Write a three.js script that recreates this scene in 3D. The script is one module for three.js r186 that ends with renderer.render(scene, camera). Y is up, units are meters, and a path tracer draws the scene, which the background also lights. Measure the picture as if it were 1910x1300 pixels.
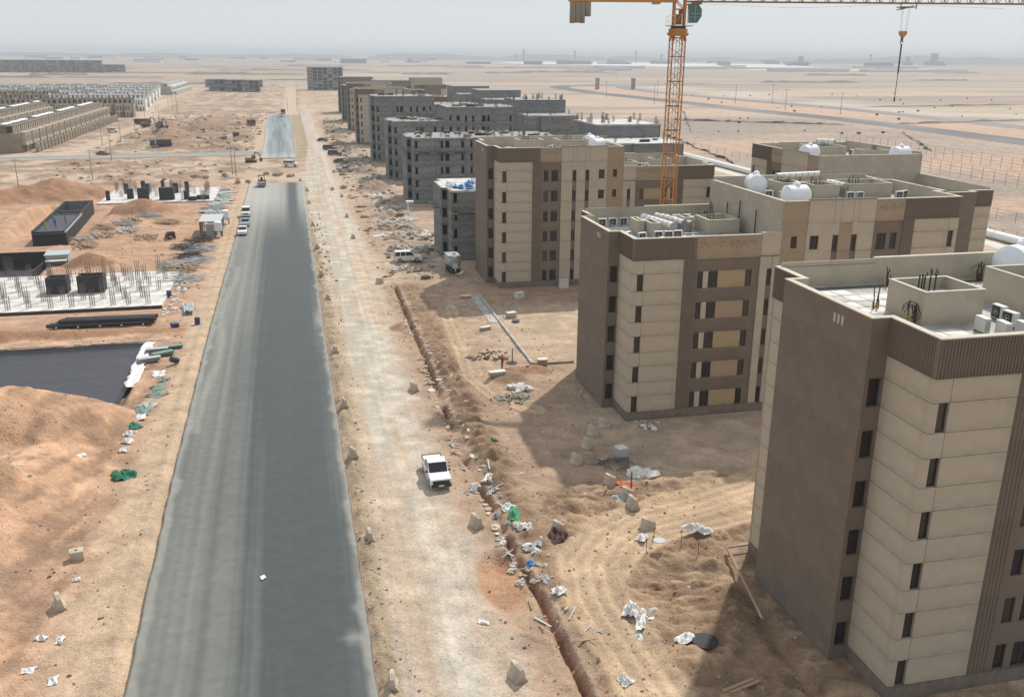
import * as THREE from 'three';
import { mergeGeometries } from 'three/addons/utils/BufferGeometryUtils.js';

// ---------- camera, sky, sun, exposure ----------
const scene = new THREE.Scene();
const D2R = Math.PI / 180;
const camera = new THREE.PerspectiveCamera(41.58, 1024 / 696, 0.5, 60000);
camera.position.set(0, 36, 0);
camera.rotation.order = 'YXZ';
camera.rotation.set(-17.75 * D2R, -13.1 * D2R, 0.45 * D2R);
const renderer = new THREE.WebGLRenderer({ antialias: true });
renderer.setSize(1024, 696);
renderer.toneMapping = THREE.LinearToneMapping;
renderer.toneMappingExposure = 0.95;
renderer.shadowMap.enabled = true;
const SUN = new THREE.Vector3(10.4, 19.1, -13.3).normalize();
const sun = new THREE.DirectionalLight(new THREE.Color(1, 0.945, 0.88), 4.3);
sun.position.set(40 + SUN.x * 500, SUN.y * 500, -150 + SUN.z * 500);
sun.target.position.set(40, 0, -150);
sun.castShadow = true; sun.shadow.radius = 2.2; sun.shadow.mapSize.set(4096, 4096);
Object.assign(sun.shadow.camera, { left: -330, right: 330, top: 330, bottom: -330, near: 10, far: 1400 });
scene.add(sun, sun.target);
{ // hazy, dusty daylight sky
  const W = 512, H = 256, d = new Float32Array(W * H * 4);
  for (let j = 0; j < H; j++) for (let i = 0; i < W; i++) {
    const el = (j + 0.5) / H * Math.PI - Math.PI / 2, az = ((i + 0.5) / W - 0.5) * 2 * Math.PI;
    const v = new THREE.Vector3(Math.cos(el) * Math.cos(az), Math.sin(el), Math.cos(el) * Math.sin(az));
    const t = Math.pow(Math.max(0, Math.sin(el)), 0.55), g = Math.acos(THREE.MathUtils.clamp(v.dot(SUN), -1, 1));
    const glow = 0.55 * Math.exp(-g * g / 0.18) + 0.34 * Math.exp(-g / 0.62), k = (j * W + i) * 4;
    d[k] = 0.715 - 0.16 * t + glow; d[k + 1] = 0.752 - 0.14 * t + glow * 0.97; d[k + 2] = 0.765 - 0.08 * t + glow * 0.9; d[k + 3] = 1;
  }
  const tx = new THREE.DataTexture(d, W, H, THREE.RGBAFormat, THREE.FloatType);
  tx.mapping = THREE.EquirectangularReflectionMapping; tx.magFilter = tx.minFilter = THREE.LinearFilter; tx.needsUpdate = true;
  scene.background = tx; scene.environment = tx;
}
scene.fog = new THREE.FogExp2(new THREE.Color(0.80, 0.84, 0.88), 0.00021);

// ---------- helpers ----------
let seed = 12345;
const rnd = () => { seed |= 0; seed = seed + 0x6D2B79F5 | 0; let t = Math.imul(seed ^ seed >>> 15, 1 | seed); t = t + Math.imul(t ^ t >>> 7, 61 | t) ^ t; return ((t ^ t >>> 14) >>> 0) / 4294967296; };
const rr = (a, b) => a + (b - a) * rnd();
const clamp = (v, a = 0, b = 1) => Math.min(b, Math.max(a, v));
const sstep = (a, b, v) => { const t = clamp((v - a) / (b - a)); return t * t * (3 - 2 * t); };
const lerp = (a, b, t) => a + (b - a) * t;
const hash2 = (i, j) => { let h = Math.imul(i, 374761393) + Math.imul(j, 668265263) | 0; h = Math.imul(h ^ h >>> 13, 1274126177); return ((h ^ h >>> 16) >>> 0) / 4294967296; };
function vnoise(x, y, per = 0) {
  const i = Math.floor(x), j = Math.floor(y), f = x - i, g = y - j, u = f * f * (3 - 2 * f), v = g * g * (3 - 2 * g);
  const w = per ? (n) => ((n % per) + per) % per : (n) => n;
  const a = hash2(w(i), w(j)), b = hash2(w(i + 1), w(j)), c = hash2(w(i), w(j + 1)), e = hash2(w(i + 1), w(j + 1));
  return a + (b - a) * u + (c - a) * v + (a - b - c + e) * u * v;
}
const fbm = (x, y, o = 4, per = 0) => { let s = 0, a = 0.5, n = 0; for (let k = 0; k < o; k++) { s += a * vnoise(x, y, per); n += a; x = x * 2 + 17; y = y * 2 + 31; if (per) { per *= 2; x -= 17; y -= 31; } a *= 0.5; } return s / n; };
const interp = (pts, z) => { // [[z, v]...] sorted by z descending
  if (z >= pts[0][0]) return pts[0][1];
  for (let i = 1; i < pts.length; i++) if (z >= pts[i][0]) return lerp(pts[i][1], pts[i - 1][1], (z - pts[i][0]) / (pts[i - 1][0] - pts[i][0]));
  return pts[pts.length - 1][1];
};
const used = new Map();
const numbered = (n) => { const k = used.get(n) || 0; used.set(n, k + 1); return k ? n + '_' + String(k).padStart(3, '0') : n; };
function shade(o) { o.traverse((m) => { if (m.isMesh) { m.castShadow = true; m.receiveShadow = true; } }); return o; }
function thing(name, label, category, x = 0, y = 0, z = 0, ry = 0, group) {
  const o = new THREE.Group(); o.name = numbered(name); o.position.set(x, y, z); o.rotation.y = ry;
  o.userData = { label, category }; if (group) o.userData.group = group; scene.add(o); return o;
}
function solo(name, label, category, geo, mat, x = 0, y = 0, z = 0, ry = 0, group) {
  const o = new THREE.Mesh(geo, mat); o.name = numbered(name); o.position.set(x, y, z); o.rotation.y = ry;
  o.userData = { label, category }; if (group) o.userData.group = group; scene.add(o); return o;
}
function struct(name, geo, mat) { const o = new THREE.Mesh(geo, mat); o.name = numbered(name); o.userData = { kind: 'structure' }; scene.add(o); return o; }
function part(parent, name, geo, mat, x = 0, y = 0, z = 0, ry = 0) {
  const o = new THREE.Mesh(geo, mat); o.name = name; o.position.set(x, y, z); o.rotation.y = ry; parent.add(o); return o;
}
function copyOf(src, x, y, z, ry, label) {
  const c = src.clone(); c.userData = { ...src.userData }; c.name = numbered(src.name.replace(/_\d{3}$/, '')); c.position.set(x, y, z); c.rotation.y = ry; if (label) c.userData.label = label; scene.add(c); return c;
}
const boxes = new Map();
function boxG(w, h, d) { // shared box with uv in metres
  const key = [w, h, d].map((v) => v.toFixed(3)).join();
  if (!boxes.has(key)) boxes.set(key, uvBox(w, h, d));
  return boxes.get(key);
}
function uvBox(w, h, d, x = 0, y = 0, z = 0) {
  const g = new THREE.BoxGeometry(w, h, d), u = g.attributes.uv, s = [[d, h], [d, h], [w, d], [w, d], [w, h], [w, h]];
  for (let i = 0; i < 24; i++) { const f = s[i >> 2]; u.setXY(i, u.getX(i) * f[0], u.getY(i) * f[1]); }
  return g.translate(x, y, z);
}
const merge = (l) => mergeGeometries(l.map((g) => (g.index ? g.toNonIndexed() : g)));
function bar(a, b, r, seg = 5) { // round bar between two points
  const A = new THREE.Vector3(...a), B = new THREE.Vector3(...b), L = A.distanceTo(B), g = new THREE.CylinderGeometry(r, r, L, seg, 1);
  g.applyQuaternion(new THREE.Quaternion().setFromUnitVectors(new THREE.Vector3(0, 1, 0), B.clone().sub(A).normalize()));
  return g.translate((A.x + B.x) / 2, (A.y + B.y) / 2, (A.z + B.z) / 2);
}
function beam(a, b, t) { // square bar between two points
  const A = new THREE.Vector3(...a), B = new THREE.Vector3(...b), L = A.distanceTo(B), g = new THREE.BoxGeometry(t, L, t);
  g.applyQuaternion(new THREE.Quaternion().setFromUnitVectors(new THREE.Vector3(0, 1, 0), B.clone().sub(A).normalize()));
  return g.translate((A.x + B.x) / 2, (A.y + B.y) / 2, (A.z + B.z) / 2);
}
function tex(n, fn, size, srgb = true) { // tileable texture n x n covering `size` metres
  const d = new Uint8Array(n * n * 4);
  for (let j = 0; j < n; j++) for (let i = 0; i < n; i++) { const c = fn(i / n, j / n), k = (j * n + i) * 4; for (let q = 0; q < 3; q++) d[k + q] = clamp(Array.isArray(c) ? c[q] : c) * 255; d[k + 3] = 255; }
  const t = new THREE.DataTexture(d, n, n); t.wrapS = t.wrapT = THREE.RepeatWrapping; t.magFilter = THREE.LinearFilter; t.minFilter = THREE.LinearMipmapLinearFilter; t.generateMipmaps = true;
  if (srgb) t.colorSpace = THREE.SRGBColorSpace; t.repeat.set(1 / size, 1 / size); t.needsUpdate = true; return t;
}
const C = (r, g, b) => new THREE.Color().setRGB(r, g, b);
const mat = (c, o = {}) => new THREE.MeshStandardMaterial({ color: C(...c), roughness: 0.9, ...o });

// ---------- shared textures and materials ----------
const plasterT = tex(256, (u, v) => 0.93 + 0.14 * (fbm(u * 6, v * 6, 5, 6) - 0.5) + 0.03 * (hash2(u * 256, v * 256) - 0.5), 5);
const concT = tex(512, (u, v) => { const a = fbm(u * 5, v * 5, 5, 5), b = fbm(u * 24, v * 3, 4, 3), s = sstep(0.55, 0.8, b); return 0.86 + 0.36 * (a - 0.5) - 0.17 * s + 0.05 * (hash2(u * 512, v * 512) - 0.5); }, 6.4);
const soilT = tex(1024, (u, v) => { const a = fbm(u * 9, v * 9, 6, 9), b = vnoise(u * 190, v * 190, 190), e = vnoise(u * 64, v * 64, 64), c = hash2(Math.floor(u * 340), Math.floor(v * 340) + 7), d = vnoise(u * 120 + 0.3, v * 120, 120); return 0.86 + 0.24 * (a - 0.5) + 0.1 * (b - 0.5) + 0.07 * (e - 0.5) - (c > 0.97 ? 0.12 : 0) - 0.2 * sstep(0.86, 0.95, d) + 0.08 * sstep(0.1, 0.04, d); }, 13.7);
const soilB = tex(512, (u, v) => 0.5 + 0.7 * (fbm(u * 14, v * 14, 6, 14) - 0.5) + 0.16 * (vnoise(u * 120, v * 120, 120) - 0.5), 9.3, false);
const asphT = tex(512, (u, v) => 0.88 + 0.13 * (fbm(u * 12, v * 12, 5, 12) - 0.5) + 0.08 * (hash2(u * 512, v * 512) - 0.5), 7);
const M = {
  cream: mat([0.535, 0.462, 0.36], { map: plasterT }), creamB: mat([0.52, 0.448, 0.347], { map: plasterT }),
  tan: mat([0.40, 0.305, 0.205], { map: plasterT }), tanY: mat([0.43, 0.325, 0.195], { map: plasterT }),
  brown: mat([0.212, 0.167, 0.128], { map: plasterT }), brownB: mat([0.19, 0.149, 0.113], { map: plasterT }), joint: mat([0.10, 0.075, 0.058]),
  plinth: mat([0.24, 0.195, 0.16], { map: concT }), coping: mat([0.60, 0.54, 0.44], { map: plasterT }), liner: mat([0.50, 0.44, 0.345], { map: plasterT }),
  roof: mat([0.56, 0.54, 0.505], { map: concT }), roofPale: mat([0.82, 0.79, 0.74], { map: concT }), bitumen: mat([0.09, 0.085, 0.08]),
  conc: mat([0.285, 0.29, 0.283], { map: concT }), concB: mat([0.25, 0.256, 0.252], { map: concT }), concC: mat([0.4, 0.39, 0.38], { map: concT }), concSlab: mat([0.74, 0.73, 0.70], { map: concT }), concJoint: mat([0.09, 0.092, 0.095], { map: concT }),
  glass: new THREE.MeshPhysicalMaterial({ color: C(0.018, 0.016, 0.018), roughness: 0.07 }), glassB: new THREE.MeshPhysicalMaterial({ color: C(0.05, 0.04, 0.034), roughness: 0.1 }), frame: mat([0.055, 0.042, 0.038], { roughness: 0.5 }),
  white: mat([0.78, 0.79, 0.80], { roughness: 0.45 }), tank: mat([0.74, 0.77, 0.80], { roughness: 0.4 }), ac: mat([0.58, 0.58, 0.55], { roughness: 0.55 }), dark: mat([0.03, 0.03, 0.032], { roughness: 0.6 }), steel: mat([0.35, 0.36, 0.37], { roughness: 0.45, metalness: 0.6 }), rust: mat([0.12, 0.07, 0.05], { roughness: 0.8 }), rebar: mat([0.15, 0.125, 0.108], { roughness: 0.7 }), insul: mat([0.74, 0.73, 0.70], { roughness: 0.5 }), black: mat([0.014, 0.014, 0.015], { roughness: 0.75 }), formDark: mat([0.04, 0.044, 0.045], { roughness: 0.8, map: concT }), pipeYellow: mat([0.42, 0.27, 0.07]), cable: mat([0.03, 0.025, 0.022]),
  crane: mat([0.50, 0.215, 0.045], { roughness: 0.55 }), craneDark: mat([0.26, 0.12, 0.035], { roughness: 0.6 }), cweight: mat([0.37, 0.325, 0.255], { map: concT }), cabGreen: new THREE.MeshPhysicalMaterial({ color: C(0.05, 0.15, 0.135), roughness: 0.2 }), rope: mat([0.07, 0.07, 0.075], { roughness: 0.5 }),
  paintW: new THREE.MeshPhysicalMaterial({ color: C(0.72, 0.715, 0.70), roughness: 0.35, clearcoat: 0.6, clearcoatRoughness: 0.15 }), paintS: new THREE.MeshPhysicalMaterial({ color: C(0.34, 0.37, 0.42), roughness: 0.35, metalness: 0.4, clearcoat: 0.5 }), paintDk: new THREE.MeshPhysicalMaterial({ color: C(0.035, 0.032, 0.045), roughness: 0.35, clearcoat: 0.5 }), paintRed: new THREE.MeshPhysicalMaterial({ color: C(0.09, 0.03, 0.03), roughness: 0.35, clearcoat: 0.5 }), paintBrown: mat([0.13, 0.06, 0.04], { roughness: 0.6 }), paintYel: mat([0.20, 0.135, 0.055], { roughness: 0.5 }), carGlass: new THREE.MeshPhysicalMaterial({ color: C(0.012, 0.014, 0.018), roughness: 0.08 }), tyre: mat([0.02, 0.02, 0.02]), trim: mat([0.025, 0.025, 0.027], { roughness: 0.6 }), lamp: mat([0.7, 0.7, 0.68], { roughness: 0.2 }), tail: mat([0.35, 0.02, 0.02], { roughness: 0.3 }),
  barrier: mat([0.66, 0.56, 0.44], { map: concT }), barrierB: mat([0.50, 0.385, 0.275], { map: concT }), block: mat([0.56, 0.53, 0.48], { map: concT }), green: mat([0.02, 0.15, 0.085], { side: THREE.DoubleSide }), greenB: mat([0.17, 0.235, 0.205], { side: THREE.DoubleSide }), sheetW: mat([0.62, 0.615, 0.60], { side: THREE.DoubleSide, roughness: 0.6 }), sheetG: mat([0.35, 0.38, 0.36], { side: THREE.DoubleSide }), blue: mat([0.03, 0.22, 0.50], { roughness: 0.6, side: THREE.DoubleSide }), blueL: mat([0.16, 0.42, 0.62], { roughness: 0.6, side: THREE.DoubleSide }), blueD: mat([0.03, 0.045, 0.14], { roughness: 0.5 }), wood: mat([0.33, 0.24, 0.15]), galv: mat([0.36, 0.39, 0.40], { roughness: 0.5 }), membrane: mat([0.03, 0.032, 0.042], { roughness: 0.55 }), redBrown: mat([0.12, 0.055, 0.05]),
  villa: mat([0.34, 0.27, 0.205], { map: plasterT }), villaL: mat([0.52, 0.44, 0.34], { map: plasterT }), villaD: mat([0.17, 0.135, 0.105], { map: plasterT }), villaW: mat([0.88, 0.87, 0.84], { map: plasterT }), villaG: mat([0.42, 0.40, 0.37], { map: plasterT }), plasterShadow: mat([0.10, 0.085, 0.07]), pole: mat([0.24, 0.18, 0.14]), farB: mat([0.2, 0.2, 0.2]), farW: mat([0.7, 0.7, 0.7]), shrub: mat([0.055, 0.06, 0.035]),
};
// ---------- terrain ----------
const roadL = [[0, -11.4], [-57 * 0.857, -11.75], [-75, -12.4], [-122, -13], [-195, -13.2], [-240, -13.6], [-280, -13.8]], roadR = [[0, 2.8], [-46, 2.7], [-79, 2.5], [-130, 2.1], [-271, 1.3], [-280, 1.2]];
const farL = [[-343, -12.6], [-420, -13.2], [-590, -17]], farR = [[-343, -0.4], [-420, -1], [-590, -2.4]];
const trackLpts = [[-30, 4.3], [-92, 4.1], [-126, 3.9], [-170, 3.4], [-219, 2.2], [-290, 2], [-400, 5], [-700, 3]], trackRpts = [[-30, 10.9], [-63, 10.6], [-102, 10.2], [-125, 10.6], [-169, 12], [-234, 10.8], [-300, 11], [-400, 11], [-700, 8]];
const trenchP = [[-20, 14.9], [-44, 14.8], [-54, 14.7], [-60, 14.3], [-67, 14.1], [-74, 13.7], [-82, 13.5], [-94, 13.8], [-110, 14.1], [-127, 14.1], [-147, 14.3]];
const curveP = [[39, -67.5], [37.5, -66.7], [31.1, -64.4], [25.9, -63.2], [21.9, -60.9], [19.2, -57.4], [18.3, -52.5], [18.5, -47.5], [18.9, -42.1], [19.5, -30]];
const curveB = [[40, -63.2], [33, -61.6], [27, -60.6], [23, -58.6], [20.5, -55.5]];
const trackY = [[20.5, -131], [19.6, -118], [19.2, -108], [18.6, -100], [20.2, -92.5], [23, -88]];
const distPoly = (P, x, z) => { let b = 1e9, s = 1; for (let i = 1; i < P.length; i++) { const ax = P[i - 1][0], az = P[i - 1][1], dx = P[i][0] - ax, dz = P[i][1] - az, t = clamp(((x - ax) * dx + (z - az) * dz) / (dx * dx + dz * dz)), ex = x - ax - t * dx, ez = z - az - t * dz, d = ex * ex + ez * ez; if (d < b) { b = d; s = Math.sign(dx * ez - dz * ex) || 1; } } return Math.sqrt(b) * s; };
const SAND = [0.382, 0.266, 0.184], PALE = [0.462, 0.358, 0.262], TRACK = [0.462, 0.412, 0.34], PEACH = [0.455, 0.276, 0.17], RED = [0.30, 0.158, 0.088], SPOIL = [0.235, 0.152, 0.092], DARKS = [0.20, 0.128, 0.082], DESERT = [0.43, 0.335, 0.25], GREYD = [0.30, 0.27, 0.235];
const mounds = [ // x, z, rx, rz, height, colour, roughness
  [-27, -93.5, 9.5, 7, 4.3, PEACH, 0.2], [-39, -90, 13, 10, 5.2, PEACH, 0.2], [-25.5, -78, 6.5, 15, 2.2, PEACH, 0.25], [-36, -70, 9, 15, 4.2, PEACH, 0.3], [-28.8, -77, 4.8, 3.6, 3.2, [0.30, 0.19, 0.115], 0.3], [-27, -55, 8, 9, 1.2, PEACH, 0.3],
  [-61, -258, 16, 12, 5, RED, 0.5], [-74, -250, 10, 8, 3, RED, 0.5], [-58, -222, 9, 22, 3, PEACH, 0.5], [-36.5, -231, 9.5, 5.5, 3.2, RED, 0.3], [-36.8, -172, 4.8, 3.6, 2.4, RED, 0.25], [-34, -127, 18, 2.2, 0.9, RED, 0.6], [-46, -128, 10, 3, 1.1, RED, 0.5],
  [12.6, -121.5, 1.7, 1.9, 0.75, RED, 0.5], [23.3, -100, 2.2, 2, 0.8, RED, 0.5], [26, -100.5, 2.2, 1.8, 0.8, RED, 0.4], [21.8, -98, 3, 1.6, 0.6, SPOIL, 0.5], [27.5, -58, 4.5, 3, 0.6, SPOIL, 0.7], [26.5, -50, 4.5, 3.5, 0.7, SPOIL, 0.8], [31, -61, 3.5, 2.5, 0.5, SPOIL, 0.8], [20.5, -66.5, 2.3, 2, 0.5, SPOIL, 0.6],
  [20.5, -213, 5, 4, 1.2, SPOIL, 0.8], [21, -262, 5, 6, 2.6, RED, 0.6], [22, -300, 4, 6, 2.2, SPOIL, 0.7], [19, -330, 4, 5, 1.6, SPOIL, 0.7], [21, -365, 4, 7, 2, SPOIL, 0.7], [17, -395, 4, 5, 1.6, SPOIL, 0.7], [19, -430, 5, 7, 2, SPOIL, 0.7], [18, -480, 5, 9, 2, SPOIL, 0.7],
  [22, -196, 5, 3, 1.0, SPOIL, 0.8], [20, -186, 4, 3, 0.8, SPOIL, 0.8],
];
for (const [x, z, rx, rz, h] of [[-52, -430, 9, 10, 3], [-40, -440, 11, 7, 3.4], [-58, -455, 12, 9, 3.2], [-44, -475, 16, 12, 4], [-30, -470, 8, 6, 2.4], [-62, -500, 14, 12, 3.4], [-45, -520, 16, 10, 4], [-28, -505, 7, 6, 2.5], [-22, -425, 5, 7, 2], [-35, -410, 12, 4, 1.6], [-20, -520, 4, 5, 3], [-48, -395, 10, 3, 1.8], [-30, -385, 8, 3, 1.4], [-66, -398, 6, 3, 1.4], [-40, -560, 20, 14, 3], [-20, -380, 4, 4, 1.5], [-70, -440, 6, 8, 2], [-25, -620, 10, 8, 3], [-14, -612, 4, 4, 2.4]]) mounds.push([x, z, rx, rz, h, rnd() < 0.75 ? [0.30, 0.20, 0.135] : SPOIL, 0.6]);
function terrain(x, z) {
  const near = z > -330 && Math.abs(x) < 130;
  let h = 0, c;
  const n1 = fbm(x * 0.05 + 3, z * 0.05 + 9, 4), n2 = fbm(x * 0.35, z * 0.35, 4), n3 = near ? fbm(x * 1.3 + 7, z * 1.3 + 1, 3) : 0.5;
  // base colour
  const right = sstep(45, 75, x);
  c = SAND.map((v, i) => lerp(v, DESERT[i], right));
  c = c.map((v, i) => lerp(v, PALE[i], sstep(0.4, 0.6, n1) * 0.75));
  c = c.map((v) => v * (0.78 + 0.34 * n2 + (near ? 0.16 * (n3 - 0.5) + 0.02 : 0.02)));
  h += (n2 - 0.5) * 0.22 + (n3 - 0.5) * 0.08;
  const far = Math.hypot(x, z);
  const plain = x < -430 || x > 150 || z < -1150; // open desert round the building area: same sand, crossed by long bands of gravel
  if (plain) {
    const s = fbm(x * 0.0016 + 40, z * 0.008, 5), s2 = fbm(x * 0.006, z * 0.02 + 11, 4), band = sstep(0.42, 0.58, s), bar2 = sstep(0.5, 0.62, s2);
    c = c.map((v, i) => lerp(v, [0.27, 0.215, 0.178][i], band * 0.6)); c = c.map((v, i) => lerp(v, [0.24, 0.19, 0.155][i], bar2 * 0.6));
  }
  if (x < -5 && x > -400 && z < -275 && z > -1150 && (z > -560 || x > -86)) { // rough fields left of the road
    const m = fbm(x * 0.16 + 60, z * 0.16, 5); h += (m - 0.45) * 2.0 * sstep(-8, -22, x);
    c = c.map((v, i) => lerp(v, [0.235, 0.155, 0.105][i], sstep(0.44, 0.56, m) * 0.8)); c = c.map((v, i) => lerp(v, PALE[i], sstep(0.44, 0.36, m) * 0.6));
  }
  if (x > 60 && near) { const s = fbm(x * 0.02 + 5, z * 0.09, 4); c = c.map((v, i) => lerp(v, [0.33, 0.245, 0.17][i], sstep(0.48, 0.62, s) * 0.65)); }
  if (x > 45 && z > -420) { const g = fbm(x * 0.012, z * 0.03 + 4, 4); c = c.map((v, i) => lerp(v, [0.45, 0.30, 0.205][i], sstep(0.46, 0.6, g) * 0.75)); }
  if (x > 300 && x < 392 && z > -1100) c = c.map((v, i) => lerp(v, (x < 372 ? [0.47, 0.315, 0.22] : [0.40, 0.36, 0.30])[i], 0.75)); if (x > 396 && x < 470 && z > -1200) { const b = fbm(x * 0.03, z * 0.012, 3); c = c.map((v, i) => lerp(v, [0.47, 0.43, 0.36][i], sstep(0.4, 0.55, b) * 0.8)); }
  // pale dirt roads
  const dr = [[[-120, -256], [-76, -264], [-18, -281], [2, -296], [8, -300]], [[-84, -346], [-78, -400], [-76, -520], [-90, -640], [-98, -800]], [[-100, -600], [-40, -585], [3, -600], [6, -640]], [[30, -262], [8, -262]], [[0, -600], [-2, -690], [-3, -1060]]];
  if (z < -240 && x < 40) dr.forEach((P, i) => { const d = Math.abs(distPoly(P, x, z)), w = [6, 6, 9, 3, 7][i], k = 1 - sstep(w * 0.6, w * 1.2, d + (n2 - 0.5) * 4); c = c.map((v, q) => lerp(v, PALE[q] * (0.94 + 0.14 * n2), k * 0.9)); h *= 1 - k * 0.85; });
  // main graded track right of the asphalt
  const tl = interp(trackLpts, z), tr = interp(trackRpts, z);
  if (z > -720) {
    const k = sstep(tl - 0.9, tl + 0.7, x + (n2 - 0.5) * 1.2) * (1 - sstep(tr - 1.6, tr + 2.2, x + (n2 - 0.5) * 3));
    const st = fbm(x * 2.6 + (z > -150 ? Math.sin(z * 0.03) : 0), z * 0.045, 4), g = sstep(0.28, 0.52, fbm(x * 0.5 + 13, z * 0.03 + 2, 3));
    c = c.map((v, i) => lerp(v, lerp(PALE[i], TRACK[i], g * 0.95) * (0.82 + 0.34 * st), k));
    h = h * (1 - k * 0.85) + k * (st - 0.5) * 0.07;
  }
  const rl = z > -285 ? interp(roadL, z) : interp(farL, z), rrt = z > -285 ? interp(roadR, z) : interp(farR, z);
  const onRoad = (z > -279 || (z < -343 && z > -592)) ? 1 : 0;
  // berm between asphalt and track
  if (onRoad && x > rrt - 0.5 && x < tl + 1) { const k = sstep(rrt + 0.1, rrt + 0.7, x) * (1 - sstep(tl - 0.6, tl + 0.4, x)), m = fbm(x * 2.2, z * 0.7, 4); h += k * (0.05 + 0.75 * Math.max(0, m - 0.32)); c = c.map((v, i) => lerp(v, [0.33, 0.258, 0.165][i] * (0.72 + 0.5 * m), k)); }
  // verge left of the asphalt
  if (onRoad && x < rl + 1 && x > rl - 5.5) { const k = (1 - sstep(rl - 0.2, rl + 0.4, x)) * sstep(rl - 5.2, rl - 3, x + (n2 - 0.5) * 2), st = fbm(x * 1.6, z * 0.06, 3); c = c.map((v, i) => lerp(v, PALE[i] * [0.97, 0.92, 0.84][i] * (0.86 + 0.24 * st), k * 0.92)); h *= 1 - k * 0.8; h -= 0.03 * k; }
  // left peach soil
  if (x < -15 && z > -280) { const k = sstep(-14.5, -18.5, x + (n2 - 0.5) * 3); c = c.map((v, i) => lerp(v, [0.41, 0.245, 0.152][i] * (0.78 + 0.4 * n2), k * 0.85)); h += k * (n2 - 0.5) * 0.25; }
  // mounds
  for (const m of mounds) {
    const dx = (x - m[0]) / m[2], dz = (z - m[1]) / m[3], d = dx * dx + dz * dz;
    if (d < 1.6) { const w = Math.sqrt(d) + (n2 - 0.5) * 0.5 * m[6], k = Math.pow(clamp(1 - w), 0.85); if (k > 0) { h += m[4] * k * (1 + (n3 - 0.5) * 0.25 * m[6]); const f = sstep(0, 0.18, k) * 0.9; c = c.map((v, i) => lerp(v, m[5][i] * (0.86 + 0.3 * n2), f)); } }
  }
  if (x < -13 && z > -125) { const d = fbm(x * 0.9 + z * 0.35, z * 0.25 - x * 0.12 + 20, 4), f = fbm(x * 1.7 + 3, z * 1.7, 3), k = sstep(-14, -19, x); c = c.map((v, i) => lerp(v, v * lerp(0.72, 1.12, sstep(0.36, 0.6, d)) * (0.86 + 0.28 * f), k)); h += k * ((d - 0.5) * 0.25 + (f - 0.5) * 0.12); }
  if (z > -175 && x > 10) {
    // utility trench and its spoil heaps
    const xt = interp(trenchP, z), inZ = sstep(-149, -145, z), u = x - xt;
    if (Math.abs(u) < 7 && inZ > 0) {
      const rip = 1 - Math.abs(Math.sin(z * 1.75 + 2.6 * fbm(x * 0.3, z * 0.3, 2) + u * 0.5)), big = fbm(z * 0.35 + 4, u * 0.4, 3), wide = z > -75 ? 3.4 : 4.2;
      const sp = sstep(0.45, 1.5, u) * (1 - sstep(wide - 1.6, wide + 0.9, u + (n2 - 0.5) * 1.5));
      h += inZ * sp * (0.08 + 0.62 * big + 0.7 * (rip - 0.4) * (0.3 + big) + 0.7 * (n3 - 0.5)) * (0.55 + 0.6 * sstep(-120, -100, z) * (1 - sstep(-78, -60, z)));
      c = c.map((v, i) => lerp(v, [0.24, 0.155, 0.094][i] * (0.62 + 0.5 * n3 + 0.26 * n2), inZ * sp * 0.94));
      const tr2 = (1 - sstep(0.14, 0.42, Math.abs(u + (n3 - 0.5) * 0.3))) * (1 - 0.75 * sstep(0.42, 0.56, fbm(z * 0.3 + 5, 2, 3)) * sstep(-100, -92, z) * (1 - sstep(-62, -56, z))); h -= inZ * tr2 * 0.95; c = c.map((v, i) => lerp(v, [0.25, 0.135, 0.08][i], inZ * tr2));
      const lf = sstep(-2.6, -0.5, u + (n2 - 0.5) * 2) * (1 - sstep(-0.5, -0.2, u)); h += inZ * lf * (0.1 + 0.3 * (n3 - 0.4)); c = c.map((v, i) => lerp(v, [0.33, 0.23, 0.15][i], inZ * lf * 0.7));
    }
    // dug patch beside the trench
    { const d = Math.hypot((x - 12.4) / 1.9, (z + 56.2) / 4.2) + (n2 - 0.5) * 0.4, k = 1 - sstep(0.7, 1.05, d); h -= k * 0.35; c = c.map((v, i) => lerp(v, [0.37, 0.215, 0.125][i] * (0.85 + 0.3 * n2), k)); const k2 = 1 - sstep(0.4, 1, Math.hypot((x - 13.4) / 1.3, (z + 58.6) / 2)); c = c.map((v, i) => lerp(v, [0.26, 0.12, 0.07][i], k2 * 0.8)); h -= k2 * 0.3; }
    // rough building plot
    if (x > 15 && x < 40 && z > -101) { const k = sstep(16.5, 20, x) * (1 - 0.8 * sstep(-68, -72, z + (n2 - 0.5) * 3)), m = fbm(x * 0.5 + 31, z * 0.8, 5), d = fbm(x * 0.35 + z * 0.12 + 7, z * 2.4 - x * 0.5, 4), f = fbm(x * 2.1, z * 2.1 + 5, 3), open = sstep(-82, -76, z) * (1 - sstep(-50, -44, z) * 0.4); h += k * ((m - 0.5) * 0.65 + (d - 0.5) * 0.6 * open + (f - 0.5) * 0.6); const w = sstep(0.46, 0.6, 0.5 * m + 0.3 * d + 0.22 * f - 0.02); c = c.map((v, i) => lerp(v, lerp([0.185, 0.115, 0.067][i], [0.33, 0.225, 0.137][i], w) * (0.8 + 0.4 * f), k * 0.85)); }
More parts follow.
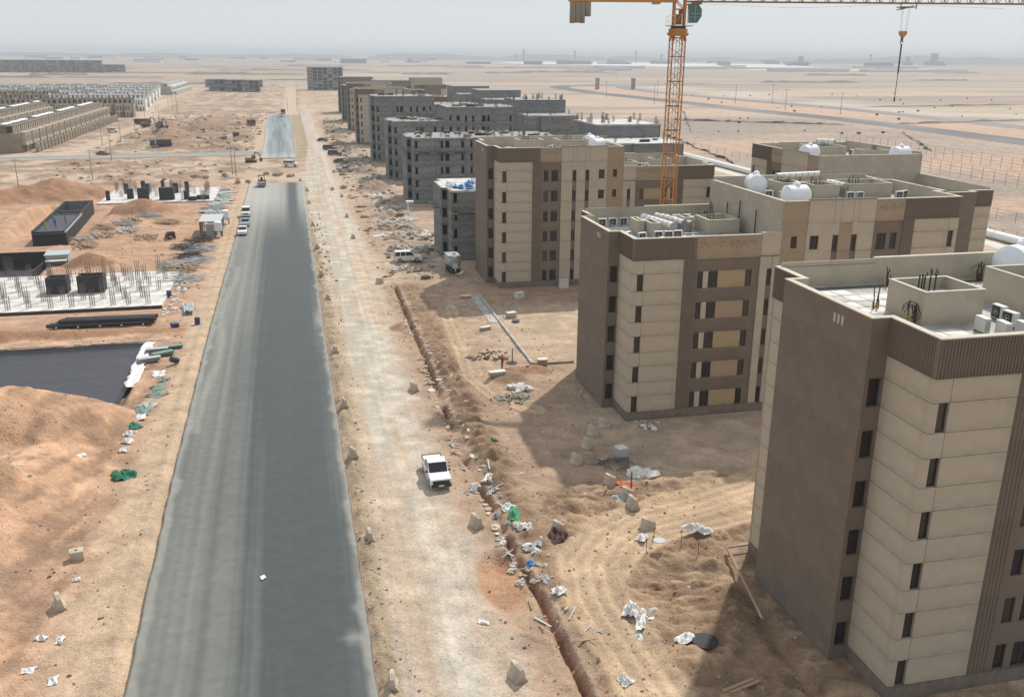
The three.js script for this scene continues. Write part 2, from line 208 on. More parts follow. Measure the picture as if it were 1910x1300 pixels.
    // wheel tracks
    for (const [P, w, K] of [[curveB, 1.2, 0.9], [curveP, 1.75, 1], [trackY, 1.1, 0.7]]) {
      const d = distPoly(P, x, z);
      if (Math.abs(d) < w * 2.2) { const k = 1 - sstep(w, w * 1.7, Math.abs(d) + (n2 - 0.5) * 0.7), r0 = fbm(d * 2.6 + 9, z * 0.06 + x * 0.05, 3), r = clamp(0.45 * r0 + 0.55 * (0.5 + 0.5 * Math.sin(d * 6.2 + 3 * r0)), 0.05, 1), e = Math.exp(-((Math.abs(d) - w * 1.25) ** 2) / 0.12); h = h * (1 - 0.9 * k) + k * (r - 0.5) * 0.2 - k * 0.1 + e * 0.24 * K; c = c.map((v, i) => lerp(v, [0.19, 0.118, 0.07][i], e * 0.55 * K)); c = c.map((v, i) => lerp(v, [0.475, 0.345, 0.222][i] * (0.72 + 0.5 * r), k * 0.95 * K)); }
    }
    // levelled plot in front of the third block
    if (x > 26.6 && z < -102 && z > -141) { const k = sstep(26.6, 27.2, x); c = c.map((v, i) => lerp(v, lerp([0.37, 0.265, 0.165][i], PALE[i], n2) , k * 0.8)); h = h * (1 - 0.5 * k) - 0.05 * k; if (z < -129) c = c.map((v, i) => lerp(v, [0.32, 0.185, 0.11][i], 0.6 * sstep(-129, -133, z))); }
    // trench along the near block
    { const d = Math.abs(x - interp([[-30, 27], [-40, 28.2], [-51.6, 29.2], [-57, 30.2]], z)), k = (1 - sstep(0.3, 0.8, d)) * sstep(-58, -56, z); h -= k * 0.5; c = c.map((v, i) => lerp(v, [0.32, 0.205, 0.125][i], k * 0.7)); const q = sstep(0.8, 1.3, d) * (1 - sstep(1.8, 2.8, d)) * sstep(-58, -56, z) * (x < 29 ? 1 : 0); h += q * 0.35 * n3 * 1.6; }
  }
  if (x > 14 && x < 27 && z < -150 && z > -560) { const m = fbm(x * 0.45 + 8, z * 0.45, 4), k = sstep(14, 18, x); h += k * (m - 0.4) * 1.3; c = c.map((v, i) => lerp(v, lerp([0.26, 0.20, 0.15][i], [0.42, 0.35, 0.27][i], sstep(0.35, 0.65, m)), k * 0.55)); }
  // lined pit, slabs and flats on the left
  const rectK = (x0, x1, z0, z1, s) => sstep(x0 - s, x0, x) * (1 - sstep(x1, x1 + s, x)) * sstep(z0 - s, z0, z) * (1 - sstep(z1, z1 + s, z));
  { const k = rectK(-75, -20.4, -121, -99.5, 0.9), mh = sstep(-101.5, -98, z); if (k > 0) h = lerp(h, lerp(-1.05, h - 0.6, mh), k); }
  { const k = rectK(-62, -20.5, -163.5, -139, 1.2); h = lerp(h, -0.1, k); }
  { const k = rectK(-49.5, -20.5, -271, -242, 1.2); h = lerp(h, -0.1, k); }
  { const k = rectK(-60, -42, -190, -163.6, 1); if (x < -44 - (z + 163) * 0.1) h = lerp(h, -2.4, rectK(-58, -44.6, -183, -165, 0.6)); }
  { const k = rectK(-57, -44.5, -236, -193, 2); h = lerp(h, -0.6, k); }
  // flats under buildings and roads
  if (x > 25 && x < 70 && z > -640) { for (const [xb, zf] of rowSites) { const k = rectK(xb - 0.2, xb + 39, zf - 18, zf + 0.3, 1.6); if (k > 0) h = lerp(h, 0, k); } }
  if (x > 72 && x < 95 && z > -350 && z < -100) h *= 0.2;
  if (onRoad) { const k = sstep(rl - 1.1, rl - 0.1, x) * (1 - sstep(rrt + 0.1, rrt + 0.5, x)) ; h = lerp(h, -0.12, k); const q = sstep(rl - 2.2, rl - 0.6, x) * (1 - k) * (1 - sstep(rrt, rrt + 0.3, x)); h = lerp(h, 0.0, q * 0.7); }
  if (z > -279 && x < rl && x > rl - 4) h += 0.16 * Math.exp(-((x - rl + 1.1 + (n3 - 0.5)) ** 2) / 0.12) * (0.4 + n2);
  if (z < -338 && z > -380 && x < -10 && x > -125) { const d = Math.abs(z + interpX(x)), k = 1 - sstep(7, 9, d); h = lerp(h, -0.1, k); }
  if (x > 132 && x < 147) h = lerp(h, 0, sstep(132, 134, x) * (1 - sstep(145, 147, x)));
  if (z < -255 && z > -640 && x < -80) h *= 1 - sstep(-80, -88, x);
  if (far > 450) h *= 1 - 0.9 * sstep(450, 700, far);
  if (x > 290 && far < 1300) h = 0;
  return [h, c];
}
const interpX = (x) => lerp(365, 355.5, clamp((x + 13) / -92));
const rowSites = [[30.4, -39], [30.4, -83.2], [29.3, -141.3], [25.8, -163], [27, -232], [26.7, -277], [26, -325], [25, -392], [26, -465], [28.5, -600]];
const heightAt = (x, z) => terrain(x, z)[0];
{
  const line = (segs) => { const o = []; for (const [a, b, s0, s1] of segs) { let v = a, n = Math.max(1, Math.round(Math.abs(b - a) / ((s0 + s1) / 2))); for (let i = 0; i < n; i++) { const t = i / n; o.push(lerp(a, b, s0 === s1 ? t : (s0 * t + (s1 - s0) * t * t / 2) / ((s0 + s1) / 2))); } } return o; };
  const grow = (v, s, k, end) => { const o = []; const sg = Math.sign(end - v); while ((end - v) * sg > 0) { o.push(v); v += s * sg; s *= k; } o.push(end); return o; };
  let xs = [...grow(-110, 2, 1.12, -26000).reverse(), ...line([[-108, -62, 1.6, 0.9], [-62, -20, 0.7, 0.45], [-20, -12, 0.4, 0.25], [-12, 2, 1.4, 1.4], [2, 33, 0.27, 0.27], [33, 46, 0.35, 0.6], [46, 110, 1.2, 2.5]]), ...grow(110, 2.6, 1.1, 30000)];
  let zs = [...grow(-15, 3, 1.6, 3000).reverse(), ...line([[-18, -38, 0.6, 0.34], [-38, -105, 0.29, 0.34], [-105, -160, 0.36, 0.55], [-160, -290, 0.6, 1.0], [-290, -640, 1.2, 2.6]]), ...grow(-640, 3, 1.045, -34000)];
  xs = [...new Set(xs.map((v) => +v.toFixed(3)))].sort((a, b) => a - b); zs = [...new Set(zs.map((v) => +v.toFixed(3)))].sort((a, b) => b - a);
  const nx = xs.length, nz = zs.length, pos = new Float32Array(nx * nz * 3), colr = new Float32Array(nx * nz * 3), uv = new Float32Array(nx * nz * 2), idx = [];
  for (let j = 0; j < nz; j++) for (let i = 0; i < nx; i++) {
    const k = j * nx + i, [h, c] = terrain(xs[i], zs[j]);
    pos[k * 3] = xs[i]; pos[k * 3 + 1] = h; pos[k * 3 + 2] = zs[j]; uv[k * 2] = xs[i]; uv[k * 2 + 1] = -zs[j];
    for (let q = 0; q < 3; q++) colr[k * 3 + q] = Math.min(0.95, c[q] / 0.72);
    if (i < nx - 1 && j < nz - 1) idx.push(k, k + 1, k + nx, k + 1, k + nx + 1, k + nx);
  }
  const g = new THREE.BufferGeometry();
  g.setAttribute('position', new THREE.BufferAttribute(pos, 3)); g.setAttribute('color', new THREE.BufferAttribute(colr, 3)); g.setAttribute('uv', new THREE.BufferAttribute(uv, 2)); g.setIndex(idx); g.computeVertexNormals();
  struct('ground', g, new THREE.MeshStandardMaterial({ vertexColors: true, map: soilT, bumpMap: soilB, bumpScale: 0.2, roughness: 1 }));
  console.log('ground', nx, nz, idx.length / 3);
}
// ribbons: roads as sheets with their own thickness at the edge
function ribbon(name, left, right, y0, y1, m, colf, across = 8) { // left/right: [x,z] points of equal count
  const pos = [], cl = [], uv = [], idx = [], n = left.length, row = across + 3;
  for (let i = 0; i < n; i++) for (let a = -1; a <= across + 1; a++) {
    const t = clamp(a / across), x = lerp(left[i][0], right[i][0], t), z = lerp(left[i][1], right[i][1], t), edge = a < 0 || a > across, jx = edge ? (a < 0 ? -0.1 : 0.1) : 0;
    pos.push(x + jx, edge ? y0 : y1, z); uv.push(x, -z); const c = colf(x, z, t); cl.push(...(edge ? [0.05, 0.045, 0.04] : c));
    if (i < n - 1 && a <= across) { const k = i * row + a + 1; idx.push(k, k + 1, k + row, k + 1, k + row + 1, k + row); }
  }
  const g = new THREE.BufferGeometry(); g.setAttribute('position', new THREE.Float32BufferAttribute(pos, 3)); g.setAttribute('color', new THREE.Float32BufferAttribute(cl, 3)); g.setAttribute('uv', new THREE.Float32BufferAttribute(uv, 2)); g.setIndex(idx); g.computeVertexNormals();
  if (g.attributes.normal.getY(row + 3) < 0) { const ix = g.index; for (let i = 0; i < ix.count; i += 3) { const a = ix.getX(i); ix.setX(i, ix.getX(i + 1)); ix.setX(i + 1, a); } g.computeVertexNormals(); }
  return struct(name, g, m);
}
const asphM = new THREE.MeshStandardMaterial({ vertexColors: true, map: asphT, roughness: 0.82 });
const DUST = [0.285, 0.275, 0.242];
function asphaltCol(x, z, t) { // fresh bitumen with wind-blown sand along the sides and wheel paths swept clean
  const wheel = fbm(t * 22 + 5, z * 0.01, 3), fine = fbm(t * 60, z * 0.02 + 8, 2), blot = fbm(x * 0.12 + 90, z * 0.05, 4), end = sstep(-185, -250, z);
  let dust = 0.29 + (0.16 + 0.2 * sstep(-90, -150, z)) * sstep(0.5, 0.2, t) - 0.62 * Math.exp(-((t - 0.74) ** 2) / 0.022) - 0.22 * Math.exp(-((t - 0.5) ** 2) / 0.03) * sstep(-40, -110, z) + 0.42 * (wheel - 0.5) + 0.26 * (fine - 0.5) + 0.4 * (blot - 0.5) - 0.12 * sstep(0.35, 0.6, t);
  dust += 0.35 * Math.exp(-t * t / 0.0016) + 0.5 * sstep(0.955, 1, t) + 0.7 * sstep(0.05, 0, t + 0.1 * (fbm(z * 0.35, 4, 4) - 0.5)) + 0.6 * sstep(0.96, 1, t + 0.09 * (fbm(z * 0.4, 9, 4) - 0.5));
  if (z < -88 && z > -165) dust += 0.5 * Math.exp(-((t - 0.1 - 0.03 * Math.sin(z * 0.15)) ** 2) / 0.0012) * (0.3 + blot);
  const sp = Math.exp(-((t - 0.965) ** 2) / 0.0016) * Math.exp(-((z + 128) ** 2) / 16) + 0.8 * Math.exp(-((t - 0.93) ** 2) / 0.0016) * Math.exp(-((z + 51.5) ** 2) / 0.5) + 0.4 * Math.exp(-((z + 51.6) ** 2) / 0.05) * sstep(0.6, 0.7, t);
  dust = clamp(dust + 0.8 * sp, 0, 1.1);
  const pale = end * clamp(0.9 - 1.1 * Math.exp(-((t - 0.78) ** 2) / 0.012) + 0.4 * (wheel - 0.5));
  return [0.047, 0.060, 0.060].map((v, i) => lerp(lerp(v, DUST[i], clamp(dust) * 0.78), [0.40, 0.39, 0.36][i], pale * 0.8) / 0.76);
}
{
  const zs = []; for (let z = -12; z > -276; z -= z > -150 ? 0.5 : 1) zs.push(z); zs.push(-276);
  const wob = (z, s) => 0.17 * (fbm(z * 0.5, s, 4) - 0.5);
  ribbon('asphalt_road', zs.map((z) => [interp(roadL, z) + wob(z, 3), z]), zs.map((z) => [interp(roadR, z) + wob(z, 9), z]), -0.16, 0.22, asphM, asphaltCol, 80);
  const z2 = []; for (let z = -345; z > -592; z -= 3) z2.push(z);
  ribbon('asphalt_road', z2.map((z) => [interp(farL, z), z]), z2.map((z) => [interp(farR, z), z]), -0.12, 0.05, asphM, (x, z, t) => { const b = fbm(t * 14, z * 0.02, 4), e = sstep(-372, -350, z), d = clamp(0.5 + 1.1 * (b - 0.5) + 0.35 * e - 0.35 * Math.exp(-((t - 0.5) ** 2) / 0.05) + 0.2 * (1 - e) * (t < 0.12 ? 1 : 0)); return [0.085, 0.125, 0.14].map((v, i) => lerp(v, [0.42, 0.42, 0.41][i], d * 0.8) / 0.76); }, 24);
  const xs = []; for (let x = -12.6; x > -125; x -= 3) xs.push(x);
  ribbon('side_road', xs.map((x) => [x, -interpX(x) - 6.5]), xs.map((x) => [x, -interpX(x) + 6.5]), -0.1, 0.05, asphM, (x, z, t) => { const b = fbm(x * 0.04, t * 9, 4); return [0.17, 0.18, 0.18].map((v, i) => lerp(v, [0.37, 0.35, 0.31][i], clamp(0.25 + 0.9 * (b - 0.5) + 0.3 * (t > 0.5 ? 1 : 0))) / 0.76); }, 12);
  const curve = (P, w) => { const c = new THREE.CatmullRomCurve3(P.map(([x, z]) => new THREE.Vector3(x, 0, z))), L = [], R = []; for (let i = 0; i <= 90; i++) { const p = c.getPointAt(i / 90), t = c.getTangentAt(i / 90); L.push([p.x + t.z * w / 2, p.z - t.x * w / 2]); R.push([p.x - t.z * w / 2, p.z + t.x * w / 2]); } return [L, R]; };
  const hc = (k) => (x, z, t) => { const b = fbm(x * 0.05, z * 0.02, 3); return [0.055, 0.05, 0.056].map((v, i) => lerp(v * k, DUST[i], clamp(b - 0.4) + (t < 0.1 || t > 0.9 ? 0.3 : 0)) / 0.76); };
  let [a, b] = curve([[322, -200], [322, -362], [326, -503], [314, -616], [308, -759], [299, -880], [298, -990], [306, -1080], [338, -1140], [420, -1180], [560, -1220]], 24);
  ribbon('highway', a, b, -0.05, 0.15, asphM, hc(1), 6);
  [a, b] = curve([[392, -260], [390, -440], [394, -600], [380, -760], [370, -900], [376, -1038], [400, -1110], [470, -1150], [700, -1200]], 20);
  ribbon('highway', a, b, -0.05, 0.15, asphM, hc(2.3), 6);
  const z4 = []; for (let z = -110; z > -560; z -= 6) z4.push(z);
  ribbon('concrete_lane', z4.map((z) => [134.5, z]), z4.map((z) => [138.5, z]), -0.05, 0.1, asphM, (x, z) => [0.5, 0.48, 0.44].map((v) => v * (0.85 + 0.3 * fbm(x, z * 0.1, 2)) / 0.76), 3);
}
// ---------- apartment buildings ----------
const FH = 3.2, S0 = 0.95, WH = 1.73, LT = 36.1, DP = 17.4, TALL = 20.4, GAP = 0.016;
const winGeos = new Map();
function windowAt(parent, w, h, x, y, z, ry, raw) { // frame mesh with its pane as a child, facing local +z
  if (raw) return;
  const key = w.toFixed(2) + h.toFixed(2);
  if (!winGeos.has(key)) { const t = 0.06, l = [uvBox(w, t, 0.07, 0, h / 2 - t / 2), uvBox(w, t, 0.07, 0, -h / 2 + t / 2), uvBox(t, h - 2 * t, 0.07, -w / 2 + t / 2), uvBox(t, h - 2 * t, 0.07, w / 2 - t / 2)]; if (w > 0.95) l.push(uvBox(t, h - 2 * t, 0.065, w * 0.05)); winGeos.set(key, [merge(l), uvBox(w - 0.08, h - 0.08, 0.015, 0, 0, -0.02)]); }
  const [f, p] = winGeos.get(key), o = part(parent, 'window', f, M.frame, x, y, z, ry); part(o, 'pane', p, hash2(Math.round(x * 9), Math.round(y * 9)) < 0.22 ? M.glassB : M.glass); return o;
}
function ribs(len, h, pitch, w, d, vertical = true) { const l = []; const n = Math.floor(len / pitch); for (let i = 0; i < n; i++) { const c = -len / 2 + pitch * (i + 0.5); l.push(vertical ? uvBox(w, h, d, c, 0, 0) : uvBox(h, w, d, 0, c, 0)); } return merge(l); }
/* o: {name,label,x,z,ry, tallLeft, floors:[tall,low], raw, group} origin: front left corner of the front face, building runs +x and -z */
function apartment(o) {
  const B = thing(o.name || 'apartment_building', o.label, 'building', o.x, o.y || 0, o.z, o.ry || 0, o.group), raw = o.raw, m = raw ? { cream: M.conc, creamB: M.concB, tan: M.conc, tanY: M.conc, brown: M.concB, brownB: M.conc, joint: M.concJoint, plinth: M.concB, liner: M.conc } : M;
  const [nt, nl] = o.floors, half = [{ t: true, n: nt, len: TALL }, { t: false, n: nl, len: LT - TALL }];
  const X = o.tallLeft ? (h, t) => (h.t ? t : LT - t) : (h, t) => (h.t ? LT - t : t); // t runs from each half's outer end inwards
  const P = (h, t0, t1, y0, y1, w0, w1, mt, name = 'wall_panel', gap = 0) => { if (y1 - y0 < 0.03) return; const a = X(h, t0), b = X(h, t1), x0 = Math.min(a, b) + gap, x1 = Math.max(a, b) - gap; return part(B, name, boxG(x1 - x0, y1 - y0 - 2 * gap, w1 - w0), mt, (x0 + x1) / 2, (y0 + y1) / 2, -(w0 + w1) / 2); };
  const win = (h, t0, t1, y0, y1, w) => windowAt(B, Math.abs(t1 - t0), y1 - y0, X(h, (t0 + t1) / 2), (y0 + y1) / 2, -w, 0, raw);
  const crm = (k = 0) => (hash2(Math.round(k * 7), 5) < 0.5 ? m.cream : m.creamB), G = raw ? 0 : GAP;
  const info = {};
  for (const h of half) {
    const n = h.n; if (!n) continue;
    const top = raw ? (o.top && h.t ? o.top[0] : o.top ? o.top[1] : S0 + FH * n - 0.6) : S0 + FH * (n - 1) + WH + 1.37 + 2.15, bandB = raw ? top : top - 2.15, roofY = raw ? top - 0.02 : top - 1.45;
    info[h.t ? 'tall' : 'low'] = { top, roofY };
    const yS = (f) => S0 + FH * f, yH = (f) => S0 + FH * f + WH, yN = (f) => (f === n - 1 ? bandB : S0 + FH * (f + 1));
    const T = 0.26;
    // core or bare storeys
    if (!raw) P(h, T, h.len - (h.t ? 0.3 : -0.2), 0.02, roofY - 0.12, T, DP - T, m.joint, 'core');
    else for (let f = 0; f <= n; f++) P(h, -0.05, h.len, f === n ? top - 0.34 : Math.min(S0 + FH * f - 0.95, top - 0.7), f === n ? top - 0.03 : Math.min(S0 + FH * f - 0.62, top - 0.5), -0.06, DP - 0.06, f === n ? (o.pale ? M.concSlab : M.concC) : M.concB, 'floor_slab');
    if (raw) for (let f = 1; f <= n; f++) P(h, -1.1, -0.06, f === n ? top - 0.34 : S0 + FH * f - 0.9, f === n ? top - 0.035 : S0 + FH * f - 0.64, 4.28, 13.82, f === n ? (o.pale ? M.concSlab : M.concC) : M.concB, "floor_slab");
    if (!raw) P(h, 0.3, h.len - (h.t ? 0.3 : 0), roofY - 0.12, roofY, 0.3, DP - 0.3, M.roof, 'roof_deck');
    // plinth
    P(h, -0.04, h.len, -0.4, S0, -0.05, T, m.plinth, 'plinth');
    for (let f = 0; f < n; f++) { const a = yS(f), b = yH(f), e = yN(f);
      // corner block with narrow window
      P(h, -G, 0.45, a, b, 0, T, crm(a), 'wall_panel', G); P(h, 1.1, 5.3, a, b, 0, T, crm(a), 'wall_panel', G); win(h, 0.45, 1.1, a, b, 0.2);
      P(h, -G, 1.1, b, e, 0, T, crm(b), 'wall_panel', G); P(h, 1.1, 5.3, b, e, 0, T, crm(b), 'wall_panel', G);
    }
    P(h, 5.3, 6.6, S0, bandB, -0.02, T, m.brown, 'pier'); if (!raw) { const r = part(B, 'pier_ribs', ribs(1.3, bandB - S0, 0.26, 0.05, 0.05), m.brownB, X(h, 5.95), (S0 + bandB) / 2, 0.03); }
    if (!raw) { P(h, -0.05, 6.6, bandB, top, -0.05, T, m.brown, 'cladding_band'); part(B, 'band_ribs', ribs(6.6, 2.13, 0.2, 0.075, 0.05), m.brownB, X(h, 3.25), (bandB + top) / 2, 0.07); }
    else P(h, 0, 6.6, bandB, top + 0.01, 0.0, 0.2, m.brown, 'slab_edge');
    const perf = (t0, t1, seedp) => { // perforated tan panel at the top
      P(h, t0, t1, bandB - 0.1, top, 0.02, T, m.tan, 'wall_panel', G);
      if (raw) return; const l = []; const k = Math.floor((t1 - t0 - 0.6) / 0.27);
      for (let i = 0; i < k; i++) for (let r = 0; r < 3; r++) { const v = hash2(i + seedp * 7, r + 3); if (v > (r === 1 ? 0.35 : 0.62)) l.push(uvBox(0.12, 0.12, 0.02, X(h, t0 + 0.45 + i * 0.27), top - 0.55 - r * 0.24, -0.012)); }
      if (l.length) part(B, 'perforations', merge(l), M.brownB).userData.kind = 'stuff';
    };
    if (!h.t) { // wide bay, then cream end
      perf(6.6, 13.6, 2); const w0 = raw ? 0 : 0.12;
      P(h, 6.6, 6.9, S0, bandB - 0.1, w0, T, m.brown, 'pier'); P(h, 12.8, 13.6, S0, bandB - 0.1, w0, T, m.brown, 'pier');
      for (let f = 0; f < n; f++) { const a = yS(f), b = yH(f), e = f === n - 1 ? bandB - 0.1 : yN(f);
        win(h, 6.9, 7.5, a, b, 0.22); P(h, 7.5, 8.05, a, b, w0, T, m.cream); win(h, 8.05, 9.1, a, b, 0.22); P(h, 9.1, 12.1, a, b, w0, T, f % 2 ? m.tan : m.tanY); win(h, 12.1, 12.8, a, b, 0.22);
        P(h, 6.9, 12.8, b, e, w0, T, m.brown, 'spandrel'); if (!raw && f < n - 1) { part(B, 'spandrel_ribs', ribs(1.44, 5.9, 0.3, 0.05, 0.03, false), m.brownB, X(h, 9.85), (b + e) / 2, -w0 + 0.015); }
        P(h, 13.6, 14.4, a, e, 0, T, m.cream); win(h, 14.4, 15.0, a, b, 0.2); P(h, 14.4, 15.0, b, e, 0.1, T, f === n - 1 ? m.cream : m.brown, 'spandrel'); P(h, 15.0, h.len, a, e, 0, T, m.cream);
      }
      P(h, 13.6, h.len, bandB, top + (raw ? 0 : 0.15), 0, T, m.cream);
    } else {
      perf(6.6, 10.0, 5); const w0 = raw ? 0 : 0.1;
      for (let f = 0; f < n; f++) { const a = yS(f), b = yH(f), e = f === n - 1 ? bandB - 0.1 : yN(f), tan2 = o.tanMid ? m.tan : m.cream;
        P(h, 6.6, 7.15, a, e, w0, T, m.brown, 'pier'); win(h, 7.15, 7.9, a, b, 0.22); P(h, 7.9, 8.4, a, b, w0, T, m.brown, 'pier'); win(h, 8.4, 9.5, a, b, 0.22); P(h, 9.5, 10, a, e, w0, T, m.brown, 'pier'); P(h, 7.15, 9.5, b, e, w0, T, m.brown, 'spandrel');
        P(h, 10, 11.85, a, e, 0, T, m.cream, 'wall_panel', G); win(h, 11.85, 12.5, a, b, 0.2); P(h, 12.5, 14.0, a, e, 0, T, tan2, 'wall_panel', G); win(h, 14.0, 14.65, a, b, 0.2);
        const last = f === n - 1; P(h, 11.85, 12.5, b, e, last ? 0 : 0.12, T, last ? m.cream : m.brown, 'spandrel'); P(h, 14.0, 14.65, b, e, last ? 0 : 0.12, T, last ? m.cream : m.brown, 'spandrel');
        P(h, 14.65, 16.2, a, e, 0, T, m.cream); const q = a + 0.3; P(h, 16.2, 17.2, a, q, 0, T, m.cream); win(h, 16.2, 17.2, q, b, 0.2); P(h, 16.2, 17.2, b, e, 0, T, m.cream); P(h, 17.2, 17.6, a, e, 0, T, m.cream);
        P(h, 17.6, 18.6, a, e, 0.06, T, m.tan); P(h, 18.6, 19.3, a, a + 0.5, 0.06, T, m.tan); win(h, 18.6, 19.3, a + 0.5, b, 0.22); P(h, 18.6, 19.3, b, e, 0.06, T, m.tan); P(h, 19.3, h.len, a, e, 0.06, T, m.tan);
      }
      for (const [a, b] of [[10, 11.9], [11.9, 12.55], [12.55, 13.95], [13.95, 14.7], [14.7, 17.6]]) P(h, a, b, bandB - 0.1, top + (raw ? 0 : 0.12), 0, T, m.cream, 'wall_panel', G);
      P(h, 17.6, h.len, bandB - 0.1, top, 0.06, T, m.tan);
      if (!raw) P(h, 10, 17.6, top + 0.12, top + 0.2, -0.05, 0.35, m.brown, 'coping');
      // inner end wall above the lower half
      const yb = half[1].n ? (raw ? (o.top ? o.top[1] : S0 + FH * nl - 0.6) : S0 + FH * (nl - 1) + WH + 1.37 + 2.15 - 1.45) : 0;
      P(h, h.len - 0.3, h.len, yb - 0.2, top, 0.26, DP, raw ? M.conc : m.liner, 'end_wall');
    }
    // outer end: grooved corner returns, projecting brown block
    const EZ = (w0, w1, y0, y1, mt, nm, gap = 0, t0 = 0, t1 = T) => P(h, t0, t1, y0 + gap, y1 - gap, w0 + gap, w1 - gap, mt, nm);
    EZ(T, 4.2, -0.4, S0, m.plinth, 'plinth', 0, -0.05); EZ(13.9, DP, -0.4, S0, m.plinth, 'plinth', 0, -0.05);
    for (const [a, b] of [[T, 4.2], [13.9, DP]]) { for (let f = 0; f < n; f++) { EZ(a - G, b, yS(f), yH(f), crm(yS(f)), 'wall_panel', G); EZ(a - G, b, yH(f), yN(f), crm(yH(f)), 'wall_panel', G); }
      if (!raw) { EZ(a, b + (a > 5 ? 0.05 : 0), bandB, top, m.brown, 'cladding_band', 0, -0.05); const r = part(B, 'band_ribs', ribs(b - a, 2.13, 0.2, 0.075, 0.05), m.brownB, X(h, -0.07), (bandB + top) / 2, -(a + b) / 2, Math.PI / 2); } }
    const bx = -1.2, BT = top;
    P(h, bx, bx + T, -0.4, BT, 4.2, 13.9, m.brown, 'wall_panel'); P(h, bx - 0.05, bx, -0.4, S0 - 0.2, 4.15, 13.95, m.plinth, 'plinth');
    P(h, bx + T, 0, -0.4, S0, 4.2, 4.2 + T, m.brown, 'plinth'); P(h, bx + T, 0, 0, BT, 13.9 - T, 13.9, m.brown, 'wall_panel');
    for (let f = 0; f < n; f++) { const a = yS(f), b = yH(f); P(h, bx + T, bx + T + 0.01, a, b, 4.2, 4.2 + T, m.brown, 'pier'); win(h, bx + T + 0.01, -0.12, a, b, 4.4); P(h, -0.12, 0.0, a, b, 4.2, 4.2 + T, m.brown, 'pier'); P(h, bx + T, 0, b, f === n - 1 ? BT : yN(f), 4.2, 4.2 + T, m.brown, 'spandrel'); }
    if (!raw) { P(h, bx + T, 0.26, 0.02, roofY - 0.02, 4.2 + T, 13.9 - T, m.joint, 'core'); P(h, bx + T, 0.31, roofY - 0.06, roofY + 0.003, 4.2 + T, 13.9 - T, M.roof, 'roof_deck');
      for (let i = 0; i < 3; i++) P(h, bx - 0.03, bx, top - 1.15, top - 0.6, 6.9 + i * 0.42, 7.12 + i * 0.42, M.coping, 'vent'); }
    // rear wall
    if (raw) P(h, 0, h.len, 0, top, DP - 0.2, DP, m.cream, 'wall_panel'); else for (let f = 0; f < n; f++) P(h, 0, h.len, yS(f) - (f ? 0 : S0), f === n - 1 ? top : yN(f), DP - T, DP, m.cream);
    if (!raw) { // parapet lining and coping
      const y0 = roofY, L = 0.1, c0 = top, c1 = top + 0.07, cw = 0.36;
      const xin = h.t ? h.len - 0.3 : h.len;
      P(h, T, xin, y0, top, T, T + L, M.liner, 'parapet'); P(h, T, xin, y0, top + 0.35, DP - T - L, DP - T, M.liner, 'parapet'); P(h, T, T + L, y0, top, T + L, 4.2 + T, M.liner, 'parapet'); P(h, T, T + L, y0, top, 13.9 - T, DP - T - L, M.liner, 'parapet');
      P(h, bx + T, bx + T + L, y0, top, 4.2 + T, 13.9 - T, M.liner, 'parapet'); P(h, bx + T + L, T, y0, top, 4.2 + T, 4.2 + T + L, M.liner, 'parapet'); P(h, bx + T + L, T, y0, top, 13.9 - T - L, 13.9 - T, M.liner, 'parapet');
      const cp = (t0, t1, w0, w1, dy = 0) => P(h, t0, t1, c0 + dy, c1 + dy, w0, w1, M.coping, 'coping');
      cp(-0.06, 6.62, -0.06, cw); cp(6.62, h.t ? 10 : 13.6, 0, cw, -0.002); if (!h.t) { cp(13.6, xin, -0.02, cw, 0.15); } else cp(17.6, xin, 0.04, cw, -0.002);
      cp(-0.06, cw, cw, 4.2 + cw); cp(bx - 0.04, bx + cw, 4.18, 13.92); cp(bx + cw, -0.06, 4.18, 4.2 + cw); cp(bx + cw, cw, 13.92 - cw, 13.92); cp(-0.06, cw, 13.92, DP + 0.02);
      P(h, cw, 7.5, top, top + 0.07, DP - cw, DP + 0.02, M.coping, 'coping'); P(h, 7.5, xin, top + 0.35, top + 0.42, DP - cw, DP + 0.02, M.coping, 'coping'); P(h, 7.5, xin, top, top + 0.35, DP - T, DP, m.cream);
      if (h.t) P(h, xin - 0.06, h.len + 0.02, c0, c1, cw, DP - cw, M.coping, 'coping');
    }
  }
  return { B, info, X: (isTall, t) => X(half[isTall ? 0 : 1], t) };
}
// roof room: open-topped box of plastered walls, part of its building
function roofRoom(R, x, w, y, sx, sz, hgt, pipes = 4) { // x,w centre in building frame
  const B = R.B, t = 0.18, r = part(B, 'roof_room', merge([uvBox(sx, hgt, t, 0, hgt / 2, sz / 2 - t / 2), uvBox(sx, hgt, t, 0, hgt / 2, -sz / 2 + t / 2), uvBox(t, hgt, sz - 2 * t, -sx / 2 + t / 2, hgt / 2, 0), uvBox(t, hgt, sz - 2 * t, sx / 2 - t / 2, hgt / 2, 0)]), M.liner, x, y, -w);
  part(r, 'roof_slab', boxG(sx - 2 * t, 0.15, sz - 2 * t), M.roof, 0, hgt - 0.75, 0);
  part(r, 'coping', merge([uvBox(sx + 0.06, 0.06, t + 0.06, 0, hgt + 0.03, sz / 2 - t / 2), uvBox(sx + 0.06, 0.06, t + 0.06, 0, hgt + 0.03, -sz / 2 + t / 2), uvBox(t + 0.06, 0.06, sz - 2 * t - 0.06, -sx / 2 + t / 2, hgt + 0.03), uvBox(t + 0.06, 0.06, sz - 2 * t - 0.06, sx / 2 - t / 2, hgt + 0.03)]), M.coping);
  for (let i = 0; i < pipes; i++) part(r, 'pipe_stub', new THREE.CylinderGeometry(0.05, 0.05, 1.3, 8), M.dark, -sx * 0.25 + i * 0.3 + rr(-0.05, 0.05), hgt - 0.1 + rr(-0.15, 0.15), -sz * 0.12 + rr(-0.15, 0.15));
  return r;
}
